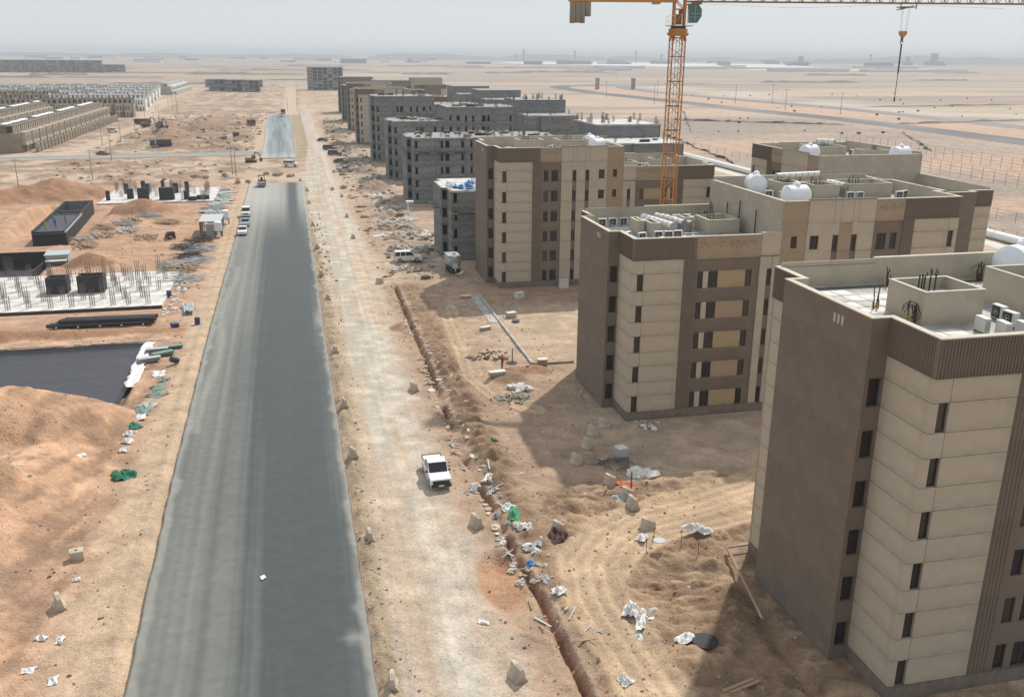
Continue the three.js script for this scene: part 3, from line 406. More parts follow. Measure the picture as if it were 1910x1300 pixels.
// a point given in a building's frame, in world coordinates
const toWorld = (R, x, y, w) => { R.B.updateMatrixWorld(); return new THREE.Vector3(x, y, -w).applyMatrix4(R.B.matrixWorld); };
const B1 = apartment({ label: 'beige and brown six-storey block with a pale mortar bed roof and seven cooling units', x: 31.75, z: -38.9, tallLeft: true, floors: [6, 5] });
const B2 = apartment({ label: 'beige and brown block whose five-storey end roof is crowded with insulated ducts', x: 31.5, z: -83.1, tallLeft: false, floors: [6, 5], tanMid: true });
const B3 = apartment({ label: 'beige and brown six-storey block standing between the crane and the bare concrete blocks', x: 30.6, z: -141.0, tallLeft: true, floors: [6, 5] });
const R3 = apartment({ label: 'beige block with two white roof tanks, set furthest back of the finished blocks', x: 74.4, z: -143.2, ry: -Math.PI / 2, tallLeft: true, floors: [6, 5] });
// bare concrete blocks further up the street
const bare = 'unfinished grey concrete blocks along the track';
const B4 = apartment({ name: 'concrete_building', label: 'four-storey bare concrete block with blue tarpaulins lying on its top slab', x: 26.5, z: -163, tallLeft: false, floors: [4, 4], raw: true, pale: true, top: [12.75, 12.75], group: bare });
const B5 = apartment({ name: 'concrete_building', label: 'five-storey bare concrete block, its slab littered with timber, behind the one with blue tarpaulins', x: 28.2, z: -231, tallLeft: false, floors: [5, 5], raw: true, top: [16.2, 16.2], group: bare });
const B6 = apartment({ name: 'concrete_building', label: 'bare concrete block with a raised rear half, white slab edge, between two other grey blocks', x: 27.9, z: -276, tallLeft: false, floors: [6, 5], raw: true, top: [21.2, 17.2], group: bare });
const B7 = apartment({ name: 'concrete_building', label: 'six-storey bare concrete block with a dark grey top storey band', x: 27.2, z: -326, tallLeft: true, floors: [6, 6], raw: true, top: [22.2, 19.4], group: bare });
const R5 = apartment({ name: 'concrete_building', label: 'bare concrete block with white roof slabs and column bars just left of the crane mast', x: 75, z: -249.5, ry: -Math.PI / 2, tallLeft: true, floors: [5, 4], raw: true, pale: true, top: [19.2, 15.9], group: bare });
const R6 = apartment({ name: 'concrete_building', label: 'stepped bare concrete block with column bars on top, deep behind the road-side grey blocks', x: 75, z: -338, ry: -Math.PI / 2, tallLeft: true, floors: [6, 5], raw: true, top: [21.2, 16.9], group: bare });
apartment({ name: 'apartment_building', label: 'distant tan and brown six-storey block past the last large concrete block', x: 26.2, z: -392, tallLeft: true, floors: [6, 5] });
apartment({ name: 'apartment_building', label: 'distant brown block, second of the two tan blocks before the far grey tower block', x: 27, z: -465, tallLeft: true, floors: [6, 5] });
apartment({ name: 'concrete_building', label: 'small distant grey block set back behind the tan blocks', x: 75, z: -470, ry: -Math.PI / 2, tallLeft: true, floors: [6, 5], raw: true, top: [21.5, 18.5], group: bare });
apartment({ name: 'concrete_building', label: 'grey block behind the second row, between stepped block and far tan block', x: 75, z: -405, ry: -Math.PI / 2, tallLeft: true, floors: [6, 6], raw: true, top: [22, 19], group: bare });
apartment({ name: 'concrete_building', label: 'grey block standing among the far tan blocks along the street', x: 27.5, z: -530, tallLeft: false, floors: [6, 6], raw: true, top: [22, 19.4], group: bare });
apartment({ name: 'concrete_building', label: 'last roadside grey block before the many-windowed block at the track end', x: 29.5, z: -610, tallLeft: true, floors: [6, 6], raw: true, top: [22, 19.4], group: bare });
apartment({ name: 'apartment_building', label: 'far tan block low behind the grey blocks, away from the road', x: 70, z: -585, ry: -Math.PI / 2, tallLeft: true, floors: [6, 5] });

// timber catch platforms with props round two of the bare blocks
for (const [R, y, len] of [[B5, 12.6, 15], [B4, 8.7, 12]]) {
  for (let i = 0; i < len / 1.5; i++) part(R.B, 'platform_board', boxG(1.44, 0.09, 1.0), i % 3 ? M.dark : M.wood, 0.4 + i * 1.5, y + (i % 2) * 0.02, 0.58);
  for (let i = 0; i < 7; i++) part(R.B, 'platform_board', boxG(0.9, 0.09, 1.3), i % 3 ? M.dark : M.wood, -1.72, y + (i % 2) * 0.02, -4.9 - i * 1.35);
  for (let i = 0; i < 6; i++) part(R.B, 'prop', bar([0.5 + i * 2.4, y - 1.4, 0.08], [0.5 + i * 2.4, y, 1.0], 0.05, 5), M.steel);
  for (let i = 0; i < 6; i++) part(R.B, 'guard_post', bar([0.5 + i * 2.4, y, 1.02], [0.5 + i * 2.4, y + 1.1, 1.02], 0.035, 5), M.rebar);
}
// ---------- things on the roofs ----------
const localOf = (R, wx, wz) => { R.B.updateMatrixWorld(); const v = new THREE.Vector3(wx, 0, wz).applyMatrix4(R.B.matrixWorld.clone().invert()); return [v.x, -v.z]; };
const roomW = (R, x0, x1, z0, z1, y, hgt, p) => { const [a, b] = localOf(R, (x0 + x1) / 2, (z0 + z1) / 2); const rot = Math.abs(R.B.rotation.y) > 0.1; return roofRoom(R, a, b, y, rot ? Math.abs(z1 - z0) : x1 - x0, rot ? x1 - x0 : Math.abs(z1 - z0), hgt, p); };
const RT = B1.info.tall.roofY, RL = B1.info.low.roofY;
roomW(B1, 35.8, 39.9, -45.8, -49.4, RT, 2.0, 5); roomW(B1, 43.4, 49.5, -44.5, -50.2, RT, 2.3, 5);
roomW(B2, 35.2, 36.0, -92.2, -94.6, RL, 1.55, 0); roomW(B2, 36.2, 37.3, -90.8, -93.6, RL, 1.5, 0); roomW(B2, 42.6, 46.2, -90.4, -94.2, RL, 1.7, 3); roomW(B2, 40.9, 42.0, -93.0, -95.0, RL, 1.6, 0);
roomW(B2, 56.5, 59.6, -93.2, -96.6, RT, 1.5, 4); roomW(B2, 61.0, 66.6, -93.6, -97.6, RT, 1.5, 5); roomW(B2, 53.4, 56.0, -95, -98.5, RT, 1.6, 2);
roomW(B3, 36.0, 40.2, -150.5, -154.5, RT, 1.8, 5); roomW(B3, 42.6, 48.2, -149.5, -153.8, RT, 1.8, 5); roomW(B3, 59.5, 63.0, -149.5, -153, RL, 1.6, 4); roomW(B3, 53.2, 56.2, -148.5, -151.5, RL, 1.3, 4);
roomW(R3, 80.2, 85.5, -133, -138.5, RT, 1.7, 4); roomW(R3, 85.9, 90, -128.5, -131.5, RT, 1.5, 4);
{ // bedding, mats and cable tails on the near roof
  const patch = (x0, x1, z0, z1, m, k) => part(B1.B, k, boxG(x1 - x0, 0.02, Math.abs(z1 - z0)), m, (x0 + x1) / 2 - 31.75, RT + 0.012, (z0 + z1) / 2 + 38.9);
  for (let i = 0; i < 5; i++) for (let j = 0; j < 4; j++) if (!(i > 2 && j < 1)) patch(32.7 + i * 1.15 + 0.03, 33.8 + i * 1.15, -54.6 + j * 1.5, -53.2 + j * 1.5, (i * 3 + j * 5) % 4 ? M.roofPale : M.roof, 'screed_panel');
  for (const [a, b, c, d] of [[34.8, 37.4, -43.2, -42.0], [34.8, 36.0, -44.8, -43.3], [36.1, 37.5, -44.8, -43.3], [40.5, 42.8, -52.6, -51], [40.5, 42.8, -54.6, -52.8]]) patch(a, b, c, d, M.roofPale, 'screed_panel');
  part(B1.B, 'bitumen_strip', boxG(15.5, 0.03, 0.5), M.bitumen, 9.2, RT + 0.016, -16.3); part(B1.B, 'bitumen_strip', boxG(0.3, 0.03, 6), M.bitumen, 1.05, RT + 0.016, -10);
  [[39.8, -55.0], [43.2, -54.6], [47.4, -55.2], [35.3, -49.9], [35.5, -46.4]].forEach(([x, z], i) => {
    const t = thing('conduit_tails', ['yellow sleeved pipe tails by the rear parapet, nearest the roof corner', 'tall grey conduit tails standing by the rear parapet', 'red and yellow bushy pipe tails beside the white water tank', 'row of yellow and black pipe tails beside the roof room', 'looped black cables in a yellow sleeve at the roof room foot'][i], 'pipes', x, RT + 0.035, z);
    for (let k = 0; k < 5; k++) { const a = rr(-0.35, 0.35), h = rr(0.7, 1.5); part(t, 'conduit', bar([a, 0, rr(-0.15, 0.15)], [a + rr(-0.25, 0.25), h, rr(-0.2, 0.2)], 0.035, 6), k % 2 ? M.cable : M.dark); part(t, 'sleeve', new THREE.CylinderGeometry(0.07, 0.07, 0.5, 8), i === 2 ? M.rust : M.pipeYellow, a, 0.25, rr(-0.1, 0.1)); }
    if (i === 4 || i === 2) for (let k = 0; k < 3; k++) part(t, 'cable_loop', new THREE.TorusGeometry(rr(0.3, 0.5), 0.025, 5, 16, 4.5), M.cable, rr(-0.5, 0.2), rr(0.5, 0.8), rr(-0.3, 0.3), rr(0, 3));
  });
  const n = crumple(1.7, 0.9, 0.25, M.green, 'green_netting', 'green netting dropped on the pale roof beside the larger roof room', 'netting', 44.6, RT + 0.05, -52.6, 3);
}
function crumple(w, d, h, m, name, label, category, x, y, z, sd, group) { // crumpled cloth with depth
  const n = 14, pos = [], idx = []; for (let j = 0; j <= n; j++) for (let i = 0; i <= n; i++) { const u = i / n * 2 - 1, v = j / n * 2 - 1, k = 0.62 + 0.65 * fbm(Math.atan2(v, u) * 1.6 + sd, sd * 3, 2), f = fbm(u * 2.6 + sd, v * 2.6 + sd * 2, 3); pos.push(u * w / 2 * k, Math.max(0.015, h * (1.9 * f - 0.45) * (1 - 0.7 * Math.max(u * u, v * v)) * 1.3) + 0.01, v * d / 2 * k); if (i < n && j < n) { const q = j * (n + 1) + i; idx.push(q, q + n + 1, q + 1, q + 1, q + n + 1, q + n + 2); } }
  const g = new THREE.BufferGeometry(); g.setAttribute('position', new THREE.Float32BufferAttribute(pos, 3)); g.setIndex(idx); g.computeVertexNormals(); g.setAttribute('uv', new THREE.Float32BufferAttribute(new Float32Array(pos.length / 3 * 2), 2));
  return solo(name, label, category, g, m, x, y, z, sd, group);
}
// cooling units
const acGeo = uvBox(0.95, 0.85, 0.38, 0, 0.5, 0), acFan = merge([new THREE.CylinderGeometry(0.33, 0.33, 0.02, 20).rotateX(Math.PI / 2).translate(-0.1, 0.5, 0.2), uvBox(0.72, 0.7, 0.012, -0.08, 0.5, 0.192)]), acFeet = uvBox(0.06, 0.08, 0.42), acHub = new THREE.CylinderGeometry(0.07, 0.07, 0.03, 10).rotateX(Math.PI / 2).translate(-0.1, 0.5, 0.205), acRing = new THREE.TorusGeometry(0.2, 0.012, 4, 18).translate(-0.1, 0.5, 0.212);
const acLou = uvBox(0.02, 0.6, 0.3);
const AC0 = (label, group) => { const t = thing('air_conditioner', label, 'air conditioner', 0, 0, 0, 0, group); part(t, 'casing', acGeo, M.ac); part(t, 'fan_grille', acFan, M.dark); part(t, 'side_louvre', acLou, M.galv, -0.48, 0.5, 0); part(t, 'fan_hub', acHub, M.ac); part(t, 'guard_ring', acRing, M.ac); part(t, 'foot', acFeet, M.dark, -0.35, 0.04, 0); part(t, 'foot', acFeet, M.dark, 0.35, 0.04, 0); return t; };
{
  let src; const put = (list, y, label, group) => list.forEach(([x, z, ry], i) => { if (!src) src = AC0(label, group); const c = i === 0 && src.position.lengthSq() === 0 ? src : copyOf(src, 0, 0, 0, 0, label); c.userData.group = group; c.position.set(x, y, z); c.rotation.y = ry; });
  put([[38.4, -43.9, 1.5], [38.9, -42.8, 1.45], [40.0, -42.5, 1.5], [40.9, -44.6, -1.5], [41.3, -46.0, -1.6], [40.4, -47.2, -1.5], [42.3, -43.6, -1.5]], RT + 0.01, 'white cooling unit on the pale mortar bed roof of the near six-storey block', 'cooling units of the near block');
  const l2 = [[33.2, -98.1], [34.5, -98.2], [35.8, -98.2], [37.1, -98.3], [38.3, -98.4], [36.6, -89.6], [37.7, -89.5], [38.8, -89.7], [34.6, -89.2, 0.3], [33.3, -89.9, 0.8]].map((v) => [v[0], v[1], v[2] || 0]);
  for (let r = 0; r < 3; r++) for (let k = 0; k < 3; k++) l2.push([41.2 + k * 1.35 + r * 0.3, -99.2 + r * 1.5, r % 2 ? 0 : 3.14]); for (let k = 0; k < 5; k++) l2.push([33.6 + k * 1.1, -86.2 + (k % 2) * 0.9, k]);
  put(l2, RL + 0.01, 'white cooling unit on the lower roof with the insulated ducts', 'cooling units around the insulated ducts');
  put([[51.6, -94.6, 0], [52.8, -93.6, 0], [52.0, -97.4, 0], [60.2, -91.9, 0], [61.3, -91.8, 0.2], [66, -91.4, 0.1], [67, -91.9, 0.4]], RT + 0.01, 'white cooling unit between the roof rooms of the crane-side block, near its tanks', 'cooling units near the tanks');
  put([[33.2, -147.5, 0], [34.3, -147.5, 0], [41.2, -150, 0], [42, -151, 0], [33.8, -149, 0]], RT + 0.01, 'cooling unit on the upper roof of the block next to bare concrete', 'cooling units on the third block');
  put([[57.2, -150.5, 0], [58.3, -150.5, 0], [57.8, -148.6, 0]], RL + 0.01, 'cooling unit on the lower roof behind the crane mast', 'cooling units behind the mast');
  put([[89.6, -135.6, -1.57], [89.6, -134.4, -1.57], [88.6, -136.4, -1.57]], RT + 0.01, 'cooling unit between the two white tanks of the rear block', 'cooling units of the rear block');
}
// water tanks: ribbed lying cylinders with a filling dome
{
  const R = 1.12, L = 2.2, prof = [[0, -L / 2 - 0.5], [0.55, -L / 2 - 0.4], [0.9, -L / 2 - 0.2], [1.06, -L / 2]]; for (let i = 0; i <= 5; i++) { const y = -L / 2 + i * L / 5; prof.push([R, y + 0.03]); if (i < 5) { prof.push([R, y + L / 5 - 0.13]); prof.push([R - 0.045, y + L / 5 - 0.05]); } } prof.push([1.06, L / 2 + 0.05], [0.9, L / 2 + 0.2], [0.55, L / 2 + 0.4], [0, L / 2 + 0.5]);
  const body = new THREE.LatheGeometry(prof.map(([a, b]) => new THREE.Vector2(a, b)), 32).rotateZ(Math.PI / 2).translate(0, R + 0.12, 0);
  const dome = new THREE.LatheGeometry([[0.42, -0.2], [0.42, 0.12], [0.36, 0.2], [0.22, 0.26], [0.2, 0.36], [0, 0.38]].map(([a, b]) => new THREE.Vector2(a, b)), 20).translate(0, 2 * R + 0.12, 0), saddle = uvBox(0.2, 0.5, 1.5);
  const mk = (label, x, y, z, ry, s = 1) => { const t = thing('water_tank', label, 'water tank', x, y, z, ry, 'white roof tanks'); t.scale.setScalar(s); part(t, 'shell', body, M.tank); part(t, 'filling_dome', dome, M.tank); part(t, 'saddle', saddle, M.tank, -0.7, 0.2, 0); part(t, 'saddle', saddle, M.tank, 0.7, 0.2, 0); };
  mk('big white ribbed water tank on the roof with the pale mortar bed', 49.6, RT, -54.0, 0.25, 1.2); mk('white water tank by the rear parapet next to the sunlit end wall', 51.6, RT, -97.9, 1.3); mk('white water tank at the front parapet above the tan centre strip', 51.4, RT, -88.4, 0.05);
  mk('white roof tank of the third block, standing further from the front', 49.2, RT, -154, 0.9, 0.95); mk('white roof tank of the third block close to the front coping', 48.6, RT, -147.8, 0.5, 0.95); mk('white tank on the rear block, beside its long side wall', 77.4, RT, -130.4, 0.2); mk('white tank on the rear block at its far corner over blank wall', 89.4, RT, -124.8, 0.1, 1.05);
}
// insulated ducts
{
  const duct = (label, pts, r, y) => { const t = thing('insulated_duct', label, 'duct', pts[0][0], y, pts[0][1]); const o = pts[0]; for (let i = 1; i < pts.length; i++) { const a = [pts[i - 1][0] - o[0], 1.25, pts[i - 1][1] - o[1]], b = [pts[i][0] - o[0], 1.25, pts[i][1] - o[1]]; part(t, 'tube', bar(a, b, r, 18), M.insul); const n = Math.round(Math.hypot(b[0] - a[0], b[2] - a[2]) / 0.9); for (let k = 0; k <= n; k++) { const f = k / n, p = [lerp(a[0], b[0], f), lerp(a[2], b[2], f)]; const d = new THREE.Vector3(b[0] - a[0], 0, b[2] - a[2]).normalize().multiplyScalar(0.05); part(t, 'clamp_ring', bar([p[0] - d.x, 1.25, p[1] - d.z], [p[0] + d.x, 1.25, p[1] + d.z], r * 1.05, 18), M.steel); if (k % 2 === 0) part(t, 'support', boxG(0.08, 1.25 - r, 0.6), M.steel, p[0], (1.25 - r) / 2, p[1]); } } };
  duct('thick white insulated duct running across the cooling unit roof', [[37.4, -96.4], [38.5, -90.2]], 0.42, RL); duct('thinner white duct bundle beside the thick one', [[39.4, -97.6], [40.6, -92.4]], 0.27, RL); duct('third white duct running along the roof edge side of the bundle', [[40.1, -97.4], [41.4, -92.2]], 0.16, RL);
  duct('white insulated ducts on the upper roof behind two water tanks', [[54, -97.6], [60, -98.6]], 0.3, RT + 0.9); duct('short white duct between two roof rooms of the crane-side block', [[60.2, -96.8], [60.3, -93.4]], 0.26, RT + 0.2); duct('white duct on the rear block roof', [[84.6, -140.5], [86.4, -138.2]], 0.35, RT + 0.8);
  const rp = thing('refrigerant_pipes', 'thin pipe runs crossing the lower roof between cooling units', 'pipes', 40, RL + 0.25, -93); for (let i = 0; i < 9; i++) { const z = -6.4 + i * 1.35; part(rp, 'pipe', bar([-6.5 + rr(0, 2), 0, z], [4.8 - rr(0, 2), 0, z + rr(-0.3, 0.3)], 0.05, 6), i % 3 ? M.galv : M.insul); } for (let i = 0; i < 6; i++) part(rp, 'pipe', bar([-6 + i * 2, 0.12, -6], [-6 + i * 2, 0.12, 5.6], 0.045, 6), M.steel);
  const bk = thing('waste_bin', 'black bin on the lower roof against the taller end wall', 'bin', 45.6, RL, -98.6); part(bk, 'body', new THREE.CylinderGeometry(0.5, 0.42, 1.2, 14).translate(0, 0.6, 0), M.black); part(bk, 'rim', new THREE.TorusGeometry(0.5, 0.04, 6, 16).rotateX(Math.PI / 2).translate(0, 1.2, 0), M.dark);
  for (let i = 0; i < 5; i++) { const t = solo('junk_board', 'dark offcut board dumped beside the roof room', 'board', merge([uvBox(rr(0.8, 1.4), 0.06, 0.3), uvBox(0.3, 0.05, rr(0.6, 1), 0.2, 0.07, 0)]), i % 2 ? M.dark : M.galv, 43.6 + i * 0.45, RL + 0.05, -88.6 + rr(-0.8, 0.4), rr(0, 3), 'boards dumped on the lower roof'); }
  for (const [x, z, h0, h1] of [[47.02, -88.4, 17.6, 20.6], [47.02, -92.2, 17.6, 21], [47.02, -95.2, 18, 20.4]]) part(B2.B, 'downpipe', bar([x - 31.5 - 0.07, h0, z + 83.1], [x - 31.5 - 0.07, h1, z + 83.1], 0.07, 8), M.dark);
  for (let i = 0; i < 3; i++) part(B2.B, 'antenna', bar([14.2 + i * 0.5, RL, -13.6 - i * 0.7], [14 + i * 0.5, RL + 3.2 - i * 0.5, -13.6 - i * 0.7], 0.035, 5), M.dark);
  // blue tarpaulins, props and clutter on the concrete slabs
  [[28.3, -167.0, 2.2, 1.4, M.blueL, 'pale blue folded tarpaulin on the concrete slab edge'], [29.8, -165.4, 2.6, 1.6, M.blue, 'deep blue tarpaulin heap at the concrete slab front'], [31.2, -170.5, 2.2, 1.3, M.blue, 'blue tarpaulin roll further back on the concrete slab'], [27.2, -169.5, 1.6, 1, M.sheetW, 'white sheet beside the tarpaulins on the concrete slab']].forEach(([x, z, w, d, m, l], i) => crumple(w * 1.25, d * 1.4, 0.95, m, 'tarpaulin', l, 'tarpaulin', x, 12.74, z, i + 2));
}
function slabClutter(R, tall, n, label, group) { // column starter bars and formwork left on an open slab
  const y = (tall ? R.info.tall : R.info.low).top, len = tall ? TALL : LT - TALL;
  for (let i = 0; i < n; i++) { const p = toWorld(R, R.X(tall, rr(0.6, len - 0.6)), y - 0.02, [0.5, 4, 8, 12, 16.6][i % 5] + rr(-0.2, 0.3)), l = [], h = rr(1.1, 2.3); for (let k = 0; k < 6; k++) l.push(bar([(k % 3) * 0.25 - 0.25, 0, (k > 2 ? 0.15 : -0.15)], [(k % 3) * 0.25 - 0.25 + rr(-0.05, 0.05), h * rr(0.85, 1), (k > 2 ? 0.15 : -0.15)], 0.035, 4)); l.push(uvBox(0.6, 0.04, 0.4, 0, 0.45, 0)); solo('starter_bars', label, 'rebar', merge(l), M.rebar, p.x, p.y, p.z, 0, group); }
}
slabClutter(R5, true, 22, 'column starter bars on the upper white slab just left of the mast', 'starter bars beside the mast'); slabClutter(R5, false, 5, 'column starter bars on the lower white slab beside the mast', 'starter bars on the lower slab'); slabClutter(R6, true, 20, 'column starter bars on top of the stepped rear concrete block', 'starter bars of the stepped block'); slabClutter(R6, false, 6, 'starter bars on the lower step of the rear concrete block', 'starter bars of the lower step'); slabClutter(B6, true, 14, 'starter bars on the raised half of the grey block', 'starter bars of the raised half'); slabClutter(B5, true, 14, 'starter bars on the littered five-storey slab', 'starter bars of the littered slab'); slabClutter(B7, true, 16, 'starter bars on the tall half of the dark-band block', 'starter bars of the tall dark-band half'); slabClutter(B5, false, 12, 'starter bars on the road end of the littered slab', 'starter bars of the road end'); slabClutter(B6, false, 12, 'starter bars on the lower half of the stepped grey block', 'starter bars of the lower half'); slabClutter(B7, false, 10, 'starter bars on the block with the dark top band', 'starter bars of the dark-band block'); slabClutter(B4, false, 4, 'starter bars near the blue tarpaulins', 'starter bars near the tarpaulins');
{ // timber and formwork stacks
  const mk = (R, tall, n, label, group) => { for (let i = 0; i < n; i++) { const y = (tall ? R.info.tall : R.info.low).top, len = tall ? TALL : LT - TALL, p = toWorld(R, R.X(tall, rr(1, len - 1)), y - 0.02, rr(1, 14)), l = [], w = rr(1.2, 3); for (let k = 0; k < 4; k++) l.push(uvBox(w, 0.14, rr(0.5, 1.2), rr(-0.2, 0.2), 0.08 + k * 0.16, rr(-0.2, 0.2))); solo('formwork_stack', label, 'timber', merge(l), [M.dark, M.wood, M.galv, M.block][i % 4], p.x, p.y, p.z, rr(0, 3), group); } };
  mk(B5, true, 16, 'formwork stack on the long littered slab of five storeys', 'formwork on the littered slab'); mk(B5, false, 9, 'formwork stack on the road end of the littered slab', 'formwork on the road end'); mk(B6, true, 8, 'formwork stack on the raised grey half', 'formwork on the raised half'); mk(B6, false, 8, 'formwork stack on the lower half of the stepped grey block', 'formwork on the lower half'); mk(B7, true, 5, 'formwork stack above the dark top band', 'formwork above the dark band'); mk(R5, false, 3, 'formwork on the white slab beside the mast', 'formwork beside the mast');
}
// ---------- tower crane ----------
{
  const cx = 47.2, cz = -113, t = thing('tower_crane', 'orange lattice tower crane with grey counterweights and green cab', 'crane', cx, 0, cz, -13.1 * D2R), r = 0.8, a = 0.42, TOP = 38.2;
  const cor = [0, 1, 2, 3].map((k) => [Math.cos(a + k * Math.PI / 2 + Math.PI / 4) * r * 1.414, Math.sin(a + k * Math.PI / 2 + Math.PI / 4) * r * 1.414]);
  const SH = 3; for (let s = 0; s < 13; s++) { const y0 = s * SH, y1 = Math.min(TOP, y0 + SH), ms = part(t, 'mast_section', merge(cor.map(([x, z]) => beam([x, y0, z], [x, y1, z], 0.15))), M.crane);
    const h = [], d = []; for (let k = 0; k < 4; k++) { const [x, z] = cor[k], [X2, Z2] = cor[(k + 1) % 4], ym = (y0 + y1) / 2; h.push(beam([x, y1 - 0.05, z], [X2, y1 - 0.05, Z2], 0.09)); d.push(beam([x, y0, z], [X2, ym, Z2], 0.055), beam([X2, ym, Z2], [x, y1, z], 0.055)); }
    part(ms, 'ring_beam', merge(h), M.craneDark); part(ms, 'bracing', merge(d), M.crane); }
  const LD = []; LD.push(bar([0.25, 0, 0.1], [0.25, TOP, 0.1], 0.03), bar([-0.15, 0, 0.1], [-0.15, TOP, 0.1], 0.03)); for (let y = 0.3; y < TOP; y += 0.3) LD.push(bar([0.25, y, 0.1], [-0.15, y, 0.1], 0.015, 4)); part(t, 'ladder', merge(LD), M.craneDark);
  // slewing collar: flared box
  const col = new THREE.CylinderGeometry(1.35, 1.35, 0.55, 4, 1).rotateY(Math.PI / 4 - a); part(t, 'slewing_collar', merge([col.translate(0, TOP + 0.75, 0), new THREE.CylinderGeometry(1.62, 1.4, 0.35, 4, 1).rotateY(Math.PI / 4 - a).translate(0, TOP + 0.35, 0)]), M.crane);
  part(t, 'collar_knee', merge(cor.map(([x, z]) => beam([x, TOP - 0.4, z], [x * 0.75, TOP + 0.4, z * 0.75], 0.3))), M.crane);
  part(t, 'slewing_ring', new THREE.CylinderGeometry(0.95, 0.95, 0.25, 20).translate(0, TOP + 1.15, 0), M.dark);
  part(t, 'platform', merge([uvBox(3.1, 0.07, 2.2, 0.1, TOP + 1.35, 0)]), M.steel);
  const rail = []; for (const [x, z] of [[-1.4, 1.05], [-0.6, 1.05], [-1.4, -1.05], [-0.6, -1.05], [1.6, 1.05], [0.9, 1.05], [1.6, -1.05]]) rail.push(bar([x, TOP + 1.35, z], [x, TOP + 2.5, z], 0.025)); for (const y of [1.9, 2.5]) rail.push(bar([-1.4, TOP + y, 1.05], [-0.6, TOP + y, 1.05], 0.02), bar([-1.4, TOP + y, -1.05], [-1.4, TOP + y, 1.05], 0.02), bar([-1.4, TOP + y, -1.05], [1.6, TOP + y, -1.05], 0.02), bar([0.9, TOP + y, 1.05], [1.6, TOP + y, 1.05], 0.02)); part(t, 'railing', merge(rail), M.white);
  const TW = []; for (const [x, z] of [[-0.65, 0.65], [0.65, 0.65], [0.65, -0.65], [-0.65, -0.65]]) { TW.push(beam([x, TOP + 1.3, z], [x, TOP + 4.5, z], 0.2)); } for (const z of [0.65, -0.65]) TW.push(beam([-0.65, TOP + 1.5, z], [0.65, TOP + 3.3, z], 0.1), beam([0.65, TOP + 3.3, z], [-0.65, TOP + 4.4, z], 0.1), beam([-0.65, TOP + 3.3, z], [0.65, TOP + 3.3, z], 0.1)); part(t, 'turret', merge(TW), M.crane); part(t, 'machinery', merge([uvBox(0.8, 1.2, 0.7, -0.1, TOP + 2.1, 0.1), uvBox(0.5, 0.5, 0.5, 0.25, TOP + 3, -0.2)]), M.craneDark);
  const cabS = new THREE.Shape(); [[-0.75, 2.0], [0.35, 2.0], [0.75, 1.5], [0.75, 0.7], [0.3, 0], [-0.6, 0]].forEach(([x, y], i) => (i ? cabS.lineTo(x, y) : cabS.moveTo(x, y))); const cab = part(t, 'cab', new THREE.ExtrudeGeometry(cabS, { depth: 1.15, bevelEnabled: true, bevelSize: 0.05, bevelThickness: 0.05, bevelSegments: 2 }).translate(1.75, TOP + 1.75, 0.2), M.cabGreen); part(cab, 'cab_roof', merge([uvBox(1.5, 0.1, 1.3, 1.6, TOP + 3.85, 0.75), uvBox(1.2, 0.3, 0.5, 2.0, TOP + 4.0, 0.6), beam([1.4, TOP + 3.9, 0.7], [2.8, TOP + 4.4, 0.7], 0.12)]), M.craneDark); part(cab, 'cab_frame', merge([beam([1.15, TOP + 2.75, 1.42], [2.5, TOP + 2.75, 1.42], 0.06), beam([1.15, TOP + 2.35, 1.42], [2.45, TOP + 2.35, 1.42], 0.05), beam([1.75, TOP + 1.8, 1.42], [1.75, TOP + 3.7, 1.42], 0.06)]), M.steel);
  // counter jib with deck and blocks
  const CJ = TOP + 4.1; part(t, 'counter_jib', merge([uvBox(13.4, 0.32, 0.18, -7.0, CJ + 0.16, 0.62), uvBox(13.4, 0.32, 0.18, -7.0, CJ + 0.16, -0.62), uvBox(13.2, 0.05, 1.1, -7, CJ + 0.05, 0), uvBox(0.9, 0.26, 1.35, -2.9, CJ - 0.1, 0)]), M.crane);
  part(t, 'counter_railing', merge([0.7, -0.7].flatMap((z) => [bar([-13.5, CJ + 1.3, z], [-1, CJ + 1.3, z], 0.025), ...Array.from({ length: 9 }, (_, i) => bar([-13.4 + i * 1.5, CJ + 0.3, z], [-13.4 + i * 1.5, CJ + 1.3, z], 0.02))])), M.craneDark);
  for (const [x, w, h] of [[-13.2, 0.62, 2.55], [-12.55, 0.6, 2.5], [-11.95, 0.52, 2.55], [-11.3, 0.66, 1.75]]) part(t, 'counterweight', new THREE.BoxGeometry(w, h, 1.25), M.cweight, x, CJ - h / 2 + 0.05, 0);
  part(t, 'hoist_winch', merge([uvBox(1.2, 0.9, 1.1, -9, CJ + 0.75, 0)]), M.steel);
  // jib: triangular lattice
  const JL = 46, jb = []; const jt = CJ + 1.3; for (const z of [0.6, -0.6]) jb.push(beam([0.6, CJ + 0.1, z], [JL, CJ + 0.1, z], 0.14)); jb.push(beam([0.2, jt, 0], [JL, jt, 0], 0.15)); const jib = part(t, 'jib', merge(jb), M.craneDark), jl = []; for (let x = 0.6; x < JL - 1; x += 1.6) { for (const z of [0.6, -0.6]) jl.push(beam([x, CJ + 0.1, z], [x + 0.8, jt, 0], 0.07), beam([x + 0.8, jt, 0], [x + 1.6, CJ + 0.1, z], 0.07)); jl.push(beam([x, CJ + 0.1, 0.6], [x + 1.6, CJ + 0.1, -0.6], 0.05), beam([x, CJ + 0.1, 0.6], [x, CJ + 0.1, -0.6], 0.06)); } part(jib, 'jib_lattice', merge(jl), M.craneDark); part(jib, 'trolley_rope', merge([bar([1, CJ - 0.05, 0], [14, CJ - 0.55, 0], 0.012, 4), bar([14, CJ - 0.55, 0], [27.5, CJ - 0.05, 0], 0.012, 4), bar([28.5, CJ - 0.1, 0.2], [40, CJ - 0.45, 0.2], 0.012, 4)]), M.rope);
